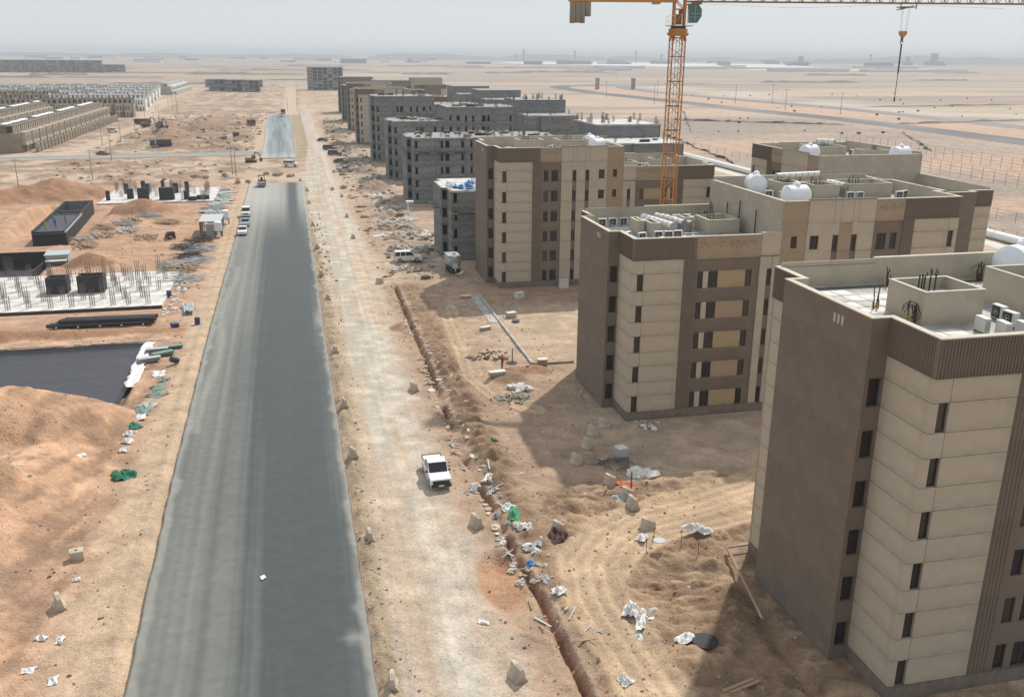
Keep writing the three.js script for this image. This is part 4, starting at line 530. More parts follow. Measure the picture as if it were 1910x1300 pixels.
  const tx = 28.0, tr = part(t, 'trolley', merge([uvBox(1.9, 0.1, 1.5, tx, CJ - 0.35, 0), beam([tx - 0.9, CJ - 0.65, 0.6], [tx + 0.6, CJ - 0.25, 0.6], 0.12), beam([tx - 0.9, CJ - 0.65, -0.6], [tx + 0.6, CJ - 0.25, -0.6], 0.12), beam([tx - 0.95, CJ - 0.7, 0.7], [tx - 0.95, CJ + 0.2, 0.7], 0.1), beam([tx + 0.95, CJ - 0.6, 0.7], [tx + 0.95, CJ + 0.2, 0.7], 0.1)]), M.craneDark);
  const hy = 39.1; part(t, 'hoist_rope', merge([[-0.4, 0.2], [0.4, 0.2], [-0.4, -0.2], [0.4, -0.2]].map(([x, z]) => bar([tx + x, CJ - 0.4, z], [tx + x * 0.75, hy, z], 0.013, 4))), M.rope);
  const hk = new THREE.Shape(); [[-0.45, 0.55], [0.45, 0.55], [0.45, 0.2], [0.15, -0.15], [-0.15, -0.15], [-0.45, 0.2]].forEach(([x, y], i) => (i ? hk.lineTo(x, y) : hk.moveTo(x, y))); const hb = part(t, 'hook_block', new THREE.ExtrudeGeometry(hk, { depth: 0.4, bevelEnabled: false }).translate(tx, hy - 0.5, -0.2), M.crane); part(hb, 'hook', merge([beam([tx, hy - 0.6, 0], [tx - 0.05, hy - 1.1, 0], 0.24), new THREE.TorusGeometry(0.17, 0.06, 6, 12, 4.6).translate(tx, hy - 1.3, 0)]), M.rust);
  part(t, 'chain_sling', merge([bar([tx, hy - 1.45, 0], [tx + 0.02, hy - 5.0, 0.05], 0.1, 6), bar([tx + 0.02, hy - 1.45, 0.1], [tx + 0.02, hy - 8.0, 0], 0.045, 5), bar([tx, hy - 7.9, 0], [tx, hy - 8.4, 0], 0.09, 6)]), M.dark);
  part(t, 'base_block', boxG(5, 0.9, 5), M.conc, 0, 0.2, 0);
}
// ---------- vehicles ----------
const prof = (pts, w, bev = 0.05) => { const s = new THREE.Shape(); pts.forEach(([x, y], i) => (i ? s.lineTo(x, y) : s.moveTo(x, y))); return new THREE.ExtrudeGeometry(s, { depth: w - 2 * bev, bevelEnabled: bev > 0, bevelSize: bev, bevelThickness: bev, bevelSegments: 2 }).translate(0, 0, -(w - 2 * bev) / 2).rotateY(-Math.PI / 2); };
const archP = (x, r, y) => Array.from({ length: 9 }, (_, i) => [x - r * Math.cos(i * Math.PI / 8), y + r * Math.sin(i * Math.PI / 8)]);
function wheel(t, x, y, z, r, w = 0.24) { const k = part(t, 'wheel', new THREE.CylinderGeometry(r, r, w, 18).rotateZ(Math.PI / 2), M.tyre, x, y, z); part(k, 'rim', new THREE.CylinderGeometry(r * 0.62, r * 0.62, w + 0.02, 14).rotateZ(Math.PI / 2), M.steel); }
function car(kind, label, x, z, ry, paint, group) {
  const K = { pickup: { L: 5.3, W: 1.85, wb: [1.65, -1.5], r: 0.39, belt: 1.08 }, suv: { L: 5.1, W: 1.95, wb: [1.6, -1.45], r: 0.39, belt: 1.12 }, sedan: { L: 4.7, W: 1.8, wb: [1.45, -1.4], r: 0.33, belt: 0.92 } }[kind], h = K.L / 2, b = K.belt, r = K.r + 0.07;
  const t = thing(kind === 'pickup' ? 'pickup_truck' : 'parked_car', label, kind === 'pickup' ? 'pickup truck' : 'car', x, heightAt(x, z) + (Math.abs(x + 5) < 8 ? (z > -279 ? 0.38 : 0.18) : 0.03), z, ry, group);
  const nose = kind === 'sedan' ? 0.78 : 0.98, low = 0.3;
  const body = [[-h, low + 0.12], ...archP(K.wb[1], r, low + 0.04), ...archP(K.wb[0], r, low + 0.04), [h - 0.05, low + 0.05], [h, nose - 0.25], [h - 0.12, nose], [h - 1.35, b + 0.02], [-h + 0.06, b + (kind === 'sedan' ? 0.02 : 0)]];
  part(t, 'body', prof(body, K.W), paint);
  const top = kind === 'sedan' ? 1.42 : kind === 'suv' ? 1.85 : 1.72, f = h - 1.3, gl = kind === 'pickup' ? [[f, b], [f - 0.7, top], [f - 1.85, top], [f - 2.05, b]] : kind === 'suv' ? [[f, b], [f - 0.65, top], [-h + 0.3, top], [-h + 0.1, b]] : [[f, b], [f - 0.8, top], [-h + 1.3, top], [-h + 0.45, b]];
  part(t, 'windows', prof(gl.map(([a, y]) => [a, y]), K.W - 0.2, 0.07), M.carGlass);
  const rl = gl[1][0] - gl[2][0]; part(t, 'roof', prof([[gl[2][0] - 0.06, top - 0.02], [gl[1][0] + 0.06, top - 0.02], [gl[1][0] - 0.05, top + 0.06], [gl[2][0] + 0.05, top + 0.06]], K.W - 0.22, 0.04), paint);
  for (const s of [-1, 1]) { const px = s * (K.W / 2 - 0.075); const pil = []; pil.push(beam([px, b, gl[0][0] - 0.02], [px - s * 0.06, top, gl[1][0]], 0.09), beam([px, b, gl[3][0] + 0.03], [px - s * 0.06, top, gl[2][0]], kind === 'suv' ? 0.14 : 0.2)); const q = lerp(gl[1][0], gl[2][0], kind === 'suv' ? 0.34 : 0.5); pil.push(beam([px, b, q - 0.05], [px - s * 0.05, top, q], 0.09)); if (kind === 'suv') { const q2 = lerp(gl[1][0], gl[2][0], 0.68); pil.push(beam([px, b, q2], [px - s * 0.05, top, q2], 0.12)); } part(t, 'pillar', merge(pil), paint);
    part(t, 'mirror', uvBox(0.2, 0.16, 0.12), M.trim, s * (K.W / 2 + 0.1), b + 0.1, f - 0.3); part(t, 'headlight', uvBox(0.36, 0.17, 0.06), M.lamp, s * (K.W / 2 - 0.3), nose - 0.16, h - 0.02); part(t, 'tail_light', uvBox(0.14, 0.3, 0.05), M.tail, s * (K.W / 2 - 0.12), b - 0.22, -h + 0.01); for (const w of K.wb) wheel(t, s * (K.W / 2 - 0.13), K.r, w, K.r); }
  part(t, 'bumper', uvBox(K.W - 0.06, 0.3, 0.16), kind === 'pickup' ? M.trim : paint, 0, 0.5, h - 0.02); part(t, 'grille', uvBox(K.W * (kind === 'pickup' ? 0.8 : 0.56), kind === 'pickup' ? 0.36 : 0.24, 0.05), M.trim, 0, nose - 0.2, h + 0.035); part(t, 'number_plate', uvBox(0.45, 0.12, 0.02), M.white, 0, 0.5, h + 0.075);
  if (kind === 'pickup') { part(t, 'bed_liner', merge([uvBox(K.W - 0.12, 0.14, 0.1, 0, b + 0.12, -h + 2.0), uvBox(K.W - 0.3, 0.03, 1.9, 0, b + 0.02, -h + 1.1), uvBox(0.07, 0.09, 1.95, K.W / 2 - 0.08, b + 0.05, -h + 1.08), uvBox(0.07, 0.09, 1.95, -K.W / 2 + 0.08, b + 0.05, -h + 1.08), uvBox(K.W - 0.1, 0.1, 0.07, 0, b + 0.05, -h + 0.1)]), M.trim); }
  return t;
}
car('pickup', 'white pickup truck with a black bumper driving on the pale dirt track', 10.35, -74.0, 0.03, M.paintW);
car('suv', 'white off-road car parked side-on on sand near the grey tank trailer', 18.5, -164.2, Math.PI / 2, M.paintW);
car('sedan', 'white saloon car, front one of three parked on the asphalt edge', -11.9, -196, 0, M.paintW); car('sedan', 'silver blue car parked between two white cars on the asphalt', -11.8, -205.8, 0, M.paintS); car('suv', 'white van-like car, rearmost of three parked on the asphalt edge', -12.2, -219, 0, M.paintW);
car('suv', 'white car crossing the dirt gap between the asphalt stretches', -2, -317, 1.2, M.paintW); car('pickup', 'silver pickup parked by the grey blocks rubble', 14.6, -300, 1.35, M.paintS); car('sedan', 'dark car parked half behind a sand heap, nearest the silver pickup', 14.6, -326, 1.3, M.paintDk); car('suv', 'navy car parked facing the grey blocks, between two dark cars', 13.8, -352, 1.4, M.paintDk); car('suv', 'dark red car parked beside the track by the far grey blocks', 12.6, -372, 1.35, M.paintRed); car('sedan', 'small dark car parked furthest up the track', 11.2, -410, 1.3, M.paintDk);
car('pickup', 'white pickup parked on dirt beside the brown tipper truck', -30.2, -426, 0.1, M.paintW); car('suv', 'pale car parked in front of the beige terrace houses', -83.1, -470, 1.4, M.paintW); car('sedan', 'yellow car on the side road', -69, -366, 1.3, M.paintYel); car('suv', 'white car on the far stretch of asphalt', -7.3, -574, 0, M.paintW);
function truck(label, x, z, ry, paint, cabp = paint, open = true) {
  const t = thing('tipper_truck', label, 'truck', x, heightAt(x, z) + (Math.abs(x + 7) < 6 ? 0.2 : 0.05), z, ry); part(t, 'chassis', boxG(1.0, 0.3, 8), M.dark, 0, 0.85, 0); part(t, 'cab', prof([[2.3, 0.7], [4.1, 0.7], [4.15, 1.6], [3.9, 2.9], [2.3, 2.95]], 2.4), cabp); part(t, 'windscreen', boxG(2.1, 0.8, 0.1), M.carGlass, 0, 2.2, 4.08);
  part(t, 'tipper_body', open ? merge([uvBox(2.5, 0.15, 5.8, 0, 1.15, -1), uvBox(0.12, 1.7, 5.8, 1.19, 2, -1), uvBox(0.12, 1.7, 5.8, -1.19, 2, -1), uvBox(2.26, 1.9, 0.12, 0, 2.1, 1.84), uvBox(2.26, 1.5, 0.12, 0, 1.9, -3.84), ...[-3, -1, 1].flatMap((q) => [uvBox(0.1, 1.7, 0.15, 1.3, 2, q), uvBox(0.1, 1.7, 0.15, -1.3, 2, q)])]) : uvBox(2.5, 2.2, 5.8, 0, 2.2, -1), paint);
  for (const s of [-1, 1]) for (const q of [3.2, -1.9, -3.2]) wheel(t, s * 1.05, 0.5, q, 0.5, 0.34); return t;
}
truck('brown tipper truck parked on dirt left of the far asphalt', -25.6, -431, 0.05, M.paintBrown); truck('dark grey tipper truck standing side-on near the side road', -52, -392, -1.5, M.paintDk, M.paintDk); truck('dark truck on the far stretch of asphalt', -6.6, -599, 0, M.paintDk); truck('small brown truck among soil heaps in the far field', -22, -505, 0.3, M.paintBrown); truck('dark truck parked by the soil heaps in front of the terrace houses', -77, -520, 1.4, M.paintDk);
function digger(label, x, z, ry) { const t = thing('excavator', label, 'excavator', x, heightAt(x, z) + 0.05, z, ry); for (const s of [-1, 1]) part(t, 'crawler_track', prof([[-1.8, 0], [1.8, 0], [2.1, 0.45], [1.8, 0.9], [-1.8, 0.9], [-2.1, 0.45]], 0.6, 0.03), M.dark, s * 1.1, 0, 0); part(t, 'upper_body', uvBox(2.5, 1.1, 2.8), M.paintYel, 0, 1.6, -0.7); const c = part(t, 'cab', uvBox(1, 1.5, 1.5), M.paintYel, -0.7, 2.2, 0.9); part(c, 'cab_glass', uvBox(1.03, 0.8, 1.2), M.carGlass, 0, 0.25, 0.1); part(t, 'boom', merge([beam([0.3, 1.6, 0.6], [0.3, 4.2, 3], 0.4), beam([0.3, 4.2, 3], [0.3, 3.3, 5], 0.4)]), M.paintYel); part(t, 'arm', beam([0.3, 3.4, 4.9], [0.3, 1.2, 5.6], 0.3), M.paintYel); part(t, 'bucket', prof([[5.2, 1.2], [6.1, 1.2], [6.2, 0.5], [5.6, 0.1], [5.2, 0.5]], 1, 0.02), M.dark, 0.3, 0, 0); return t; }
digger('dusty excavator standing on dirt beside the side road junction', -15.5, -332, 2.3).scale.setScalar(0.8); digger('excavator working among brown heaps in the field', -60, -455, 0.6); digger('excavator at the field edge near the terrace houses', -72, -495, 2.2);
{ // road roller at the end of the asphalt
  const t = thing('road_roller', 'dark road roller with a canopy at the end of the asphalt', 'roller', -10.1, 0.23, -269, 0); part(t, 'drum', new THREE.CylinderGeometry(0.75, 0.75, 1.9, 24).rotateZ(Math.PI / 2), M.steel, 0, 0.75, 1.9); part(t, 'drum_frame', merge([uvBox(2.2, 0.3, 0.2, 0, 1.1, 2.8), uvBox(0.12, 0.35, 1.9, 1.05, 0.95, 2), uvBox(0.12, 0.35, 1.9, -1.05, 0.95, 2), uvBox(1, 0.5, 0.9, 0, 1, 0.9)]), M.paintYel); part(t, 'engine_body', prof([[-2.6, 0.7], [0.4, 0.7], [0.4, 1.5], [-1.2, 1.7], [-2.5, 1.6]], 1.7), M.paintDk); part(t, 'canopy', merge([uvBox(1.8, 0.1, 2, 0, 3, -0.2), bar([0.8, 1.4, 0.6], [0.8, 3, 0.6], 0.05), bar([-0.8, 1.4, 0.6], [-0.8, 3, 0.6], 0.05), bar([0.8, 1.4, -1], [0.8, 3, -1], 0.05), bar([-0.8, 1.4, -1], [-0.8, 3, -1], 0.05)]), M.dark); part(t, 'seat', merge([uvBox(0.6, 0.15, 0.6, 0, 1.8, -0.4), uvBox(0.6, 0.7, 0.12, 0, 2.1, -0.7)]), M.dark); for (const s of [-1, 1]) wheel(t, s * 0.85, 0.75, -1.7, 0.75, 0.5);
}
{ // grey tank trailer
  const t = thing('tank_trailer', 'grey tank trailer seen end-on beside the finished third block', 'trailer', 25.1, 0.05, -153.6, 0.05); part(t, 'tank', new THREE.CylinderGeometry(1.05, 1.05, 3.6, 24).rotateX(Math.PI / 2).translate(0, 2.1, 0), M.galv); part(t, 'tank_box', merge([uvBox(2.2, 0.25, 3.4, 0, 3.1, -0.1), uvBox(0.5, 0.3, 0.5, 0.2, 3.35, 0.3)]), M.galv); part(t, 'end_cap', merge([new THREE.SphereGeometry(1.02, 20, 10, 0, Math.PI).scale(1, 1, 0.25).translate(0, 2.1, 1.8)]), M.steel); part(t, 'valve', merge([uvBox(0.8, 0.9, 0.3, 0, 1.6, 2.05), bar([0, 1.2, 2.1], [0, 0.6, 2.3], 0.09)]), M.ac); part(t, 'frame', uvBox(1.6, 0.2, 4.2), M.dark, 0, 0.85, 0); for (const s of [-1, 1]) for (const q of [-0.6, 0.7]) wheel(t, s * 0.95, 0.45, q, 0.45, 0.3);
}
// ---------- concrete barriers ----------
{
  const g = prof([[-0.46, 0], [0.46, 0], [0.46, 0.14], [0.24, 0.45], [0.13, 1.12], [-0.13, 1.12], [-0.24, 0.45], [-0.46, 0.14]], 1.35, 0.025).rotateY(Math.PI / 2); const lift = new THREE.TorusGeometry(0.07, 0.015, 4, 10, Math.PI).translate(0, 1.12, 0), slot = uvBox(0.95, 0.1, 0.4);
  const list = [
    [3.3, -92.6, 0.15, 'edge', 0], [3.4, -79.6, 0.3, 'edge', 0], [3.7, -64.2, 0.1, 'edge', 0], [3.6, -46.3, -0.1, 'edge', 0], [3.2, -112, 0.2, 'edge', 0], [3.3, -139, 0.2, 'edge', 0], [2.8, -155, 0.2, 'edge', 0], [2.7, -178, 0.2, 'edge', 0], [2.5, -204, 0.2, 'edge', 0], [2.3, -236, 0.2, 'edge', 0], [2.1, -258, 0.5, 'edge', 0],
    [11.2, -96.6, 0.35, 'sandy barrier standing alone on the right side of the track, beyond the pickup', 1], [12.2, -64.6, 0.35, 'pale barrier standing by the debris-filled trench edge', 0], [11.1, -45.6, 0.28, 'large pale barrier by the dug end of the trench, shadow on the track', 0],
    [28.9, -82.3, 1.1, 'barrier in the shadow closest to the block wall', 1], [27.1, -80.4, 0.9, 'barrier in the shadow, second from the block wall', 1], [25.6, -77.4, 0.4, 'barrier standing upright in the middle of the shadow', 1], [23.5, -74.2, 0.5, 'barrier at the shadow edge, paired with a reddish one', 1], [24.9, -74.1, 1.2, 'reddish barrier at the shadow edge beside another', 2],
    [25.2, -69.6, 0.45, 'sunlit barrier behind the orange netting', 0], [25.7, -66.6, 0.5, 'barrier in front of the orange netting', 0], [25.6, -65.0, 0.2, 'barrier nearest the wheel tracks at the red post', 0], [25.6, -61.4, 0.6, 'barrier inside the bend of the wheel tracks', 0],
    [-17.6, -59.4, 0.35, 'grey barrier leaning on the peach sand left of the asphalt', 3], [18.4, -62.2, 0.5, 'barrier with a maroon wrap lying beside it on the spoil', 1],
    [10.4, -214, 0.3, 'far', 1], [10.9, -246, 0.3, 'far', 1], [9, -259.5, 0.8, 'far', 1], [11.1, -299, 0.8, 'far', 1], [12, -148, 1.0, 'sandy barrier where the trench begins beside the track', 1], [10.2, -188, 0.4, 'far', 1], [-1.5, -291, 0.9, 'far', 1], [0.6, -280.5, 0.2, 'far', 1]];
  const mats = [M.barrier, M.barrier, M.barrierB, M.barrier]; for (const [x, z, ry, l, m] of list) { const t = thing('concrete_barrier', l === 'edge' ? 'sandy concrete barrier on the rubble strip between asphalt and track' : l === 'far' ? 'small sandy barrier standing alone on the sand far up the track' : l, 'barrier', x, heightAt(x, z) - 0.06, z, ry, l === 'edge' ? 'barriers on the rubble strip' : l === 'far' ? 'lone barriers far up the track' : undefined); t.scale.setScalar(l === 'edge' || l === 'far' ? 0.78 : 0.88); part(t, 'body', g, mats[m]); part(t, 'lifting_loop', lift, M.rust); part(t, 'forklift_slot', slot, M.dark, 0, 0.08, 0); }
  const bl = uvBox(1.5, 0.9, 1.1, 0, 0.45, 0), bh = uvBox(0.5, 0.12, 0.2, 0, 0.95, 0); for (const [x, z, ry] of [[-17.1, -278, 0.1], [-14.3, -278.7, 0.05], [-9.6, -297, 0.4], [-6.8, -294.5, 0.8], [-6.2, -293, 0.2], [-5.4, -295, 1], [-2.6, -290, 0.3], [-30, -292, 0.5], [-22, -296, 0.2], [12.2, -262, 0.5], [-27, -291, 1]]) { const t = thing('concrete_block', 'concrete road block laid at the dirt crossing past the roller', 'block', x, heightAt(x, z) - 0.05, z, ry, 'road blocks at the crossing'); part(t, 'body', bl, M.barrierB); part(t, 'lifting_lug', bh, M.rust); }
  const s = thing('concrete_cube', 'pale concrete cube lying on peach sand beside the asphalt', 'block', -17.8, 0, -66, 0.2); part(s, 'body', uvBox(0.95, 0.75, 0.8, 0, 0.35, 0), M.barrier); part(s, 'lug', uvBox(0.2, 0.06, 0.1, 0, 0.75, 0), M.rust);
  crumple(1.7, 1.7, 0.8, M.redBrown, 'maroon_wrap', 'crumpled maroon sheeting beside a barrier on the spoil', 'sheeting', 18.1, heightAt(18.1, -61.4), -61.4, 5);
}
// ---------- debris ----------
const onG = (x, z) => heightAt(x, z);
{
  const rockG = (s) => { const g = new THREE.DodecahedronGeometry(1, 0), p = g.attributes.position; for (let i = 0; i < p.count; i++) { const k = 0.7 + 0.6 * hash2(Math.round(p.getX(i) * 50) + s * 13, Math.round(p.getY(i) * 50) + Math.round(p.getZ(i) * 70)); p.setXYZ(i, p.getX(i) * k, p.getY(i) * k * 0.6, p.getZ(i) * k); } g.computeVertexNormals(); return g; };
  const slab = [0, 1, 2].map((s) => { const g = uvBox(1, 0.3, 0.7), p = g.attributes.position; for (let i = 0; i < p.count; i++) p.setX(i, p.getX(i) * (0.8 + 0.4 * hash2(s * 3 + (p.getZ(i) > 0 ? 1 : 0), p.getY(i) > 0 ? 5 : 9))); g.computeVertexNormals(); return g; }), rocks = [0, 1, 2, 3].map(rockG);
  const pm = [M.block, M.barrier, M.roofPale, M.barrierB];
  for (let i = 0; i < 130; i++) { // broken concrete along the trench
    const near = i < 90, z = near ? -50 - 60 * Math.pow(rnd(), 1.1) : rr(-146, -100), side = rnd() < 0.62 ? -1 : 1, x = interp(trenchP, z) + (side < 0 ? rr(-0.75, -0.4) : rr(0.4, 1.3)) + rr(-0.1, 0.1), s = rr(0.1, 0.32) * (near ? 1 : 0.9) * (z < -60 && z > -72 ? 1.3 : 1);
    const o = solo('rubble_chunk', 'broken concrete chunk lying along the trench edge', 'rubble', rnd() < 0.5 ? slab[i % 3] : rocks[i % 4], pm[i % 4], x, onG(x, z) + 0.06, z, rr(0, 6), 'rubble along the trench'); o.scale.set(s * rr(1, 1.8), s * rr(0.7, 1.1), s * rr(0.8, 1.5)); o.rotation.x = rr(-0.4, 0.4); }
  for (let i = 0; i < 60; i++) { const z = -46 - 90 * rnd(), x = interp(trenchP, z) + (rnd() < 0.6 ? rr(-1.1, -0.4) : rr(0.5, 2.6)), o = solo('timber_offcut', 'weathered timber offcut among trench debris', 'timber', uvBox(rr(0.5, 1.6), 0.05, rr(0.08, 0.2)), i % 3 ? M.wood : M.galv, x, onG(x, z) + 0.08, z, rr(0, 6), 'timber along the trench'); o.rotation.z = rr(-0.25, 0.25); }
  // loose stones over the plots (uncountable)
  const N = 12000, im = new THREE.InstancedMesh(rocks[0], new THREE.MeshStandardMaterial({ roughness: 1 }), N), q = new THREE.Object3D(), col = new THREE.Color();
  for (let i = 0; i < N; i++) { const a = rnd(); let x, z; if (a < 0.5) { x = rr(11, 31); z = -26 - 125 * Math.pow(rnd(), 1.2); } else if (a < 0.64) { x = rr(2.4, 5.2); z = -30 - 190 * Math.pow(rnd(), 1.3); } else if (a < 0.86) { x = rr(-36, -13.5); z = -34 - 120 * Math.pow(rnd(), 1.2); } else if (a < 0.94) { x = rr(12, 27); z = rr(-400, -150); } else { x = rr(-40, -16); z = rr(-280, -150); } const s = 0.02 + 0.11 * Math.pow(rnd(), 6) * (z < -150 ? 2.2 : 1); q.position.set(x, onG(x, z) + s * 0.2, z); q.rotation.set(rr(0, 6), rr(0, 6), 0); q.scale.set(s * rr(0.8, 1.5), s, s); q.updateMatrix(); im.setMatrixAt(i, q.matrix); const p = rnd(); p < 0.3 ? col.setRGB(0.42, 0.36, 0.27) : p < 0.5 ? col.setRGB(0.5, 0.47, 0.41) : col.setRGB(0.30, 0.21, 0.14); im.setColorAt(i, col.multiplyScalar(rr(0.75, 1.1))); }
  { const K = 2300, cm = new THREE.InstancedMesh(rocks[1], new THREE.MeshStandardMaterial({ roughness: 1 }), K); for (let i = 0; i < K; i++) { const a = rnd(); let x, z; if (a < 0.5) { x = rr(-76, -16); z = rr(-600, -376); } else if (a < 0.6) { x = rr(-76, -14); z = rr(-344, -286); } else { x = rr(13, 26); z = rr(-560, -150); } const s = 0.15 + 0.75 * Math.pow(rnd(), 4); q.position.set(x, onG(x, z) + s * 0.15, z); q.rotation.set(rr(-0.3, 0.3), rr(0, 6), 0); q.scale.set(s * rr(0.8, 1.8), s * 0.8, s); q.updateMatrix(); cm.setMatrixAt(i, q.matrix); rnd() < 0.75 ? col.setRGB(0.25, 0.17, 0.115) : col.setRGB(0.42, 0.37, 0.30); cm.setColorAt(i, col.multiplyScalar(rr(0.7, 1.2))); } cm.name = 'soil_clods'; cm.userData = { label: 'brown clods and spoil lumps strewn over the rough fields', category: 'soil', kind: 'stuff' }; scene.add(cm); }
  im.name = 'loose_stones'; im.userData = { label: 'loose stones and clods scattered over the sandy building plots', category: 'stones', kind: 'stuff' }; scene.add(im);
  const heap = (name, label, x, z, r, n, h, ms, sc = 1, kind = 0) => { const l = []; for (let i = 0; i < n; i++) { const a = rr(0, 6.28), d = r * Math.sqrt(rnd()), g = (kind === 2 ? bar([-0.9, 0, 0], [0.9, 0, 0], 0.06, 5) : (kind ? slab[i % 3] : rnd() < 0.6 ? slab[i % 3] : rocks[i % 4])).clone(); const s = rr(0.3, 0.8) * sc; g.scale(s * (kind === 2 ? 1.6 : 1), s, s).rotateZ(rr(-0.5, 0.5)).rotateX(rr(-0.5, 0.5)).rotateY(rr(0, 6)).translate(d * Math.cos(a), h * (1 - d / r) * rr(0.3, 1) + 0.08, d * Math.sin(a) * 0.8); l.push(g); } const o = solo(name, label, 'rubble', merge(l), ms, x, onG(x, z), z); o.userData.kind = 'stuff'; return o; };
  heap('rubble_heap', 'heap of broken grey concrete slabs on sand at the shadow corner', 21.4, -91.8, 2.1, 70, 0.45, M.cweight, 0.66); heap('rubble_heap', 'small pale rubble heap behind the grey slab heap', 22.8, -94.4, 1.2, 18, 0.4, M.roofPale); heap('pipe_heap', 'heap of dark grey pipe offcuts in the shadow beside a caged tank', 27.0, -73.2, 1.5, 46, 0.5, mat([0.10, 0.115, 0.14]), 0.75, 2); heap('rubble_heap', 'white rubble beside the pipe offcuts heap', 28.4, -70.6, 1.1, 10, 0.2, M.roofPale); heap('rubble_heap', 'grey debris against the wall of the cooling-unit block', 33.2, -81.6, 1.6, 20, 0.2, M.roofPale, 0.5); heap('rubble_heap', 'dark sand-covered rubble heap by the levelled plot kerb', 22.0, -107, 2.6, 30, 0.35, M.barrierB, 0.8); heap('rubble_heap', 'rubble scattered in front of the grey tank trailer', 17.2, -157.5, 2, 30, 0.2, M.block, 0.7);
  [[19.5, -176, 3], [22.5, -186, 4], [20, -198, 4], [22.5, -208, 3], [21, -224, 3], [20, -245, 3], [22, -283, 4], [20, -310, 4], [22, -338, 4], [21, -380, 5], [23, -172, 3], [17.5, -190, 3]].forEach(([x, z, r], i) => { const o = heap('rubble_heap', 'pale rubble and timber dumped on the sand before the grey blocks', x, z, r, 34, 0.5, i % 2 ? M.roofPale : M.block, 1); o.userData.group = 'rubble dumped before the grey blocks'; });
  // caged tank, manholes, posts
  const cage = thing('caged_tank', 'white caged liquid tank in the shadow beside pipe offcuts', 'tank', 28.0, onG(28, -74.8), -74.8, 0.3); part(cage, 'bottle', uvBox(1.05, 0.95, 1.05, 0, 0.65, 0), M.ac); const cg = []; for (let i = 0; i <= 4; i++) { const a = -0.55 + i * 0.275; cg.push(bar([a, 0.1, 0.56], [a, 1.16, 0.56], 0.018, 4), bar([a, 0.1, -0.56], [a, 1.16, -0.56], 0.018, 4), bar([0.56, 0.1, a], [0.56, 1.16, a], 0.018, 4), bar([-0.56, 0.1, a], [-0.56, 1.16, a], 0.018, 4), bar([-0.56, 0.15 + i * 0.25, 0.57], [0.56, 0.15 + i * 0.25, 0.57], 0.018, 4), bar([-0.57, 0.15 + i * 0.25, -0.56], [-0.57, 0.15 + i * 0.25, 0.56], 0.018, 4)); } part(cage, 'cage', merge(cg), M.galv); part(cage, 'pallet', uvBox(1.15, 0.12, 1.15, 0, 0.06, 0), M.wood);
  const post = thing('marker_post', 'thin rusty red post standing beside barriers', 'post', 26.4, onG(26.4, -67.6), -67.6); part(post, 'shaft', uvBox(0.09, 2.2, 0.09, 0, 1.1, 0), mat([0.13, 0.045, 0.035])); part(post, 'foot', uvBox(0.4, 0.1, 0.4, 0, 0.05, 0), M.rust);
  crumple(2.2, 1.2, 0.35, mat([0.42, 0.13, 0.055], { side: THREE.DoubleSide }), 'orange_netting', 'orange safety netting lying between barriers by the red post', 'netting', 26.3, onG(26.3, -69), -69, 2); crumple(1.5, 1.1, 0.5, M.sheetG, 'grey_sheet', 'grey-green sheet bunched among the barriers by the red post', 'sheeting', 25.0, onG(25, -66.4), -66.4, 3);
  const ring = (name, label, x, z, r, h, m, inner, lid) => { const t = thing(name, label, 'manhole', x, Math.max(onG(x, z), onG(x - r, z), onG(x + r, z), onG(x, z + r), onG(x, z - r)) + 0.02, z), o = new THREE.Shape(); o.absarc(0, 0, r, 0, 6.2832); const hl = new THREE.Path(); hl.absarc(0, 0, r - 0.12, 0, 6.2832); o.holes.push(hl); part(t, 'ring_wall', new THREE.ExtrudeGeometry(o, { depth: h, bevelEnabled: false, curveSegments: 20 }).rotateX(-Math.PI / 2).translate(0, -0.1, 0), m); if (inner) part(t, 'shaft_floor', new THREE.CylinderGeometry(r - 0.1, r - 0.1, 0.05, 20).translate(0, lid, 0), inner); return t; };
  ring('manhole_ring', 'grey concrete manhole ring standing on the spoil by rods', 24.9, -57.4, 0.55, 0.9, M.block, M.galv, 0.72); ring('manhole_ring', 'black open manhole with white sheeting at the shadow edge', 23.7, -46.3, 0.95, 0.35, M.barrier, M.black, 0.1); const mh = ring('manhole_ring', 'black manhole collar with a pole among red soil heaps', 23.5, -101.2, 0.8, 0.7, M.black, M.black, 0.3); part(mh, 'pole', bar([0.1, 0.3, 0], [0.1, 2.1, 0], 0.06), M.dark); ring('manhole_ring', 'small pale manhole collar on the levelled plot', 28.8, -121.5, 0.7, 0.5, M.barrier, M.dark, 0.2);
  const blk = (label, x, z, w, h, d, m, ry) => { const t = thing('equipment_block', label, 'block', x, onG(x, z), z, ry); part(t, 'body', uvBox(w, h, d, 0, h / 2, 0), m); part(t, 'cover', uvBox(w + 0.1, 0.08, d + 0.1, 0, h + 0.04, 0), M.roofPale); };
  blk('pale box at the corner of the levelled plot kerb', 27.6, -102.3, 1.1, 0.8, 0.8, M.barrierB, 0); blk('grey crate on the levelled plot in sunlight', 28.7, -124, 1.3, 0.7, 0.9, M.block, 0.3); blk('grey cabinet standing against the third block wall', 41, -139.6, 1.5, 1.3, 0.9, M.ac, 0); blk('low pale box lying on sand left of the kerb', 23.8, -118.5, 1.5, 0.4, 0.6, M.block, 0.4); blk('dark framed pit box beside red soil heaps', 21.2, -98.6, 1.9, 0.5, 0.8, M.block, 0.1); blk('small trolley left in shadow on the levelled plot', 32.4, -134.5, 1.4, 0.8, 0.9, M.ac, 0.5); blk('low box lying in the shadow before the third block', 24.2, -136, 1.6, 0.35, 0.8, M.barrierB, 0.1);
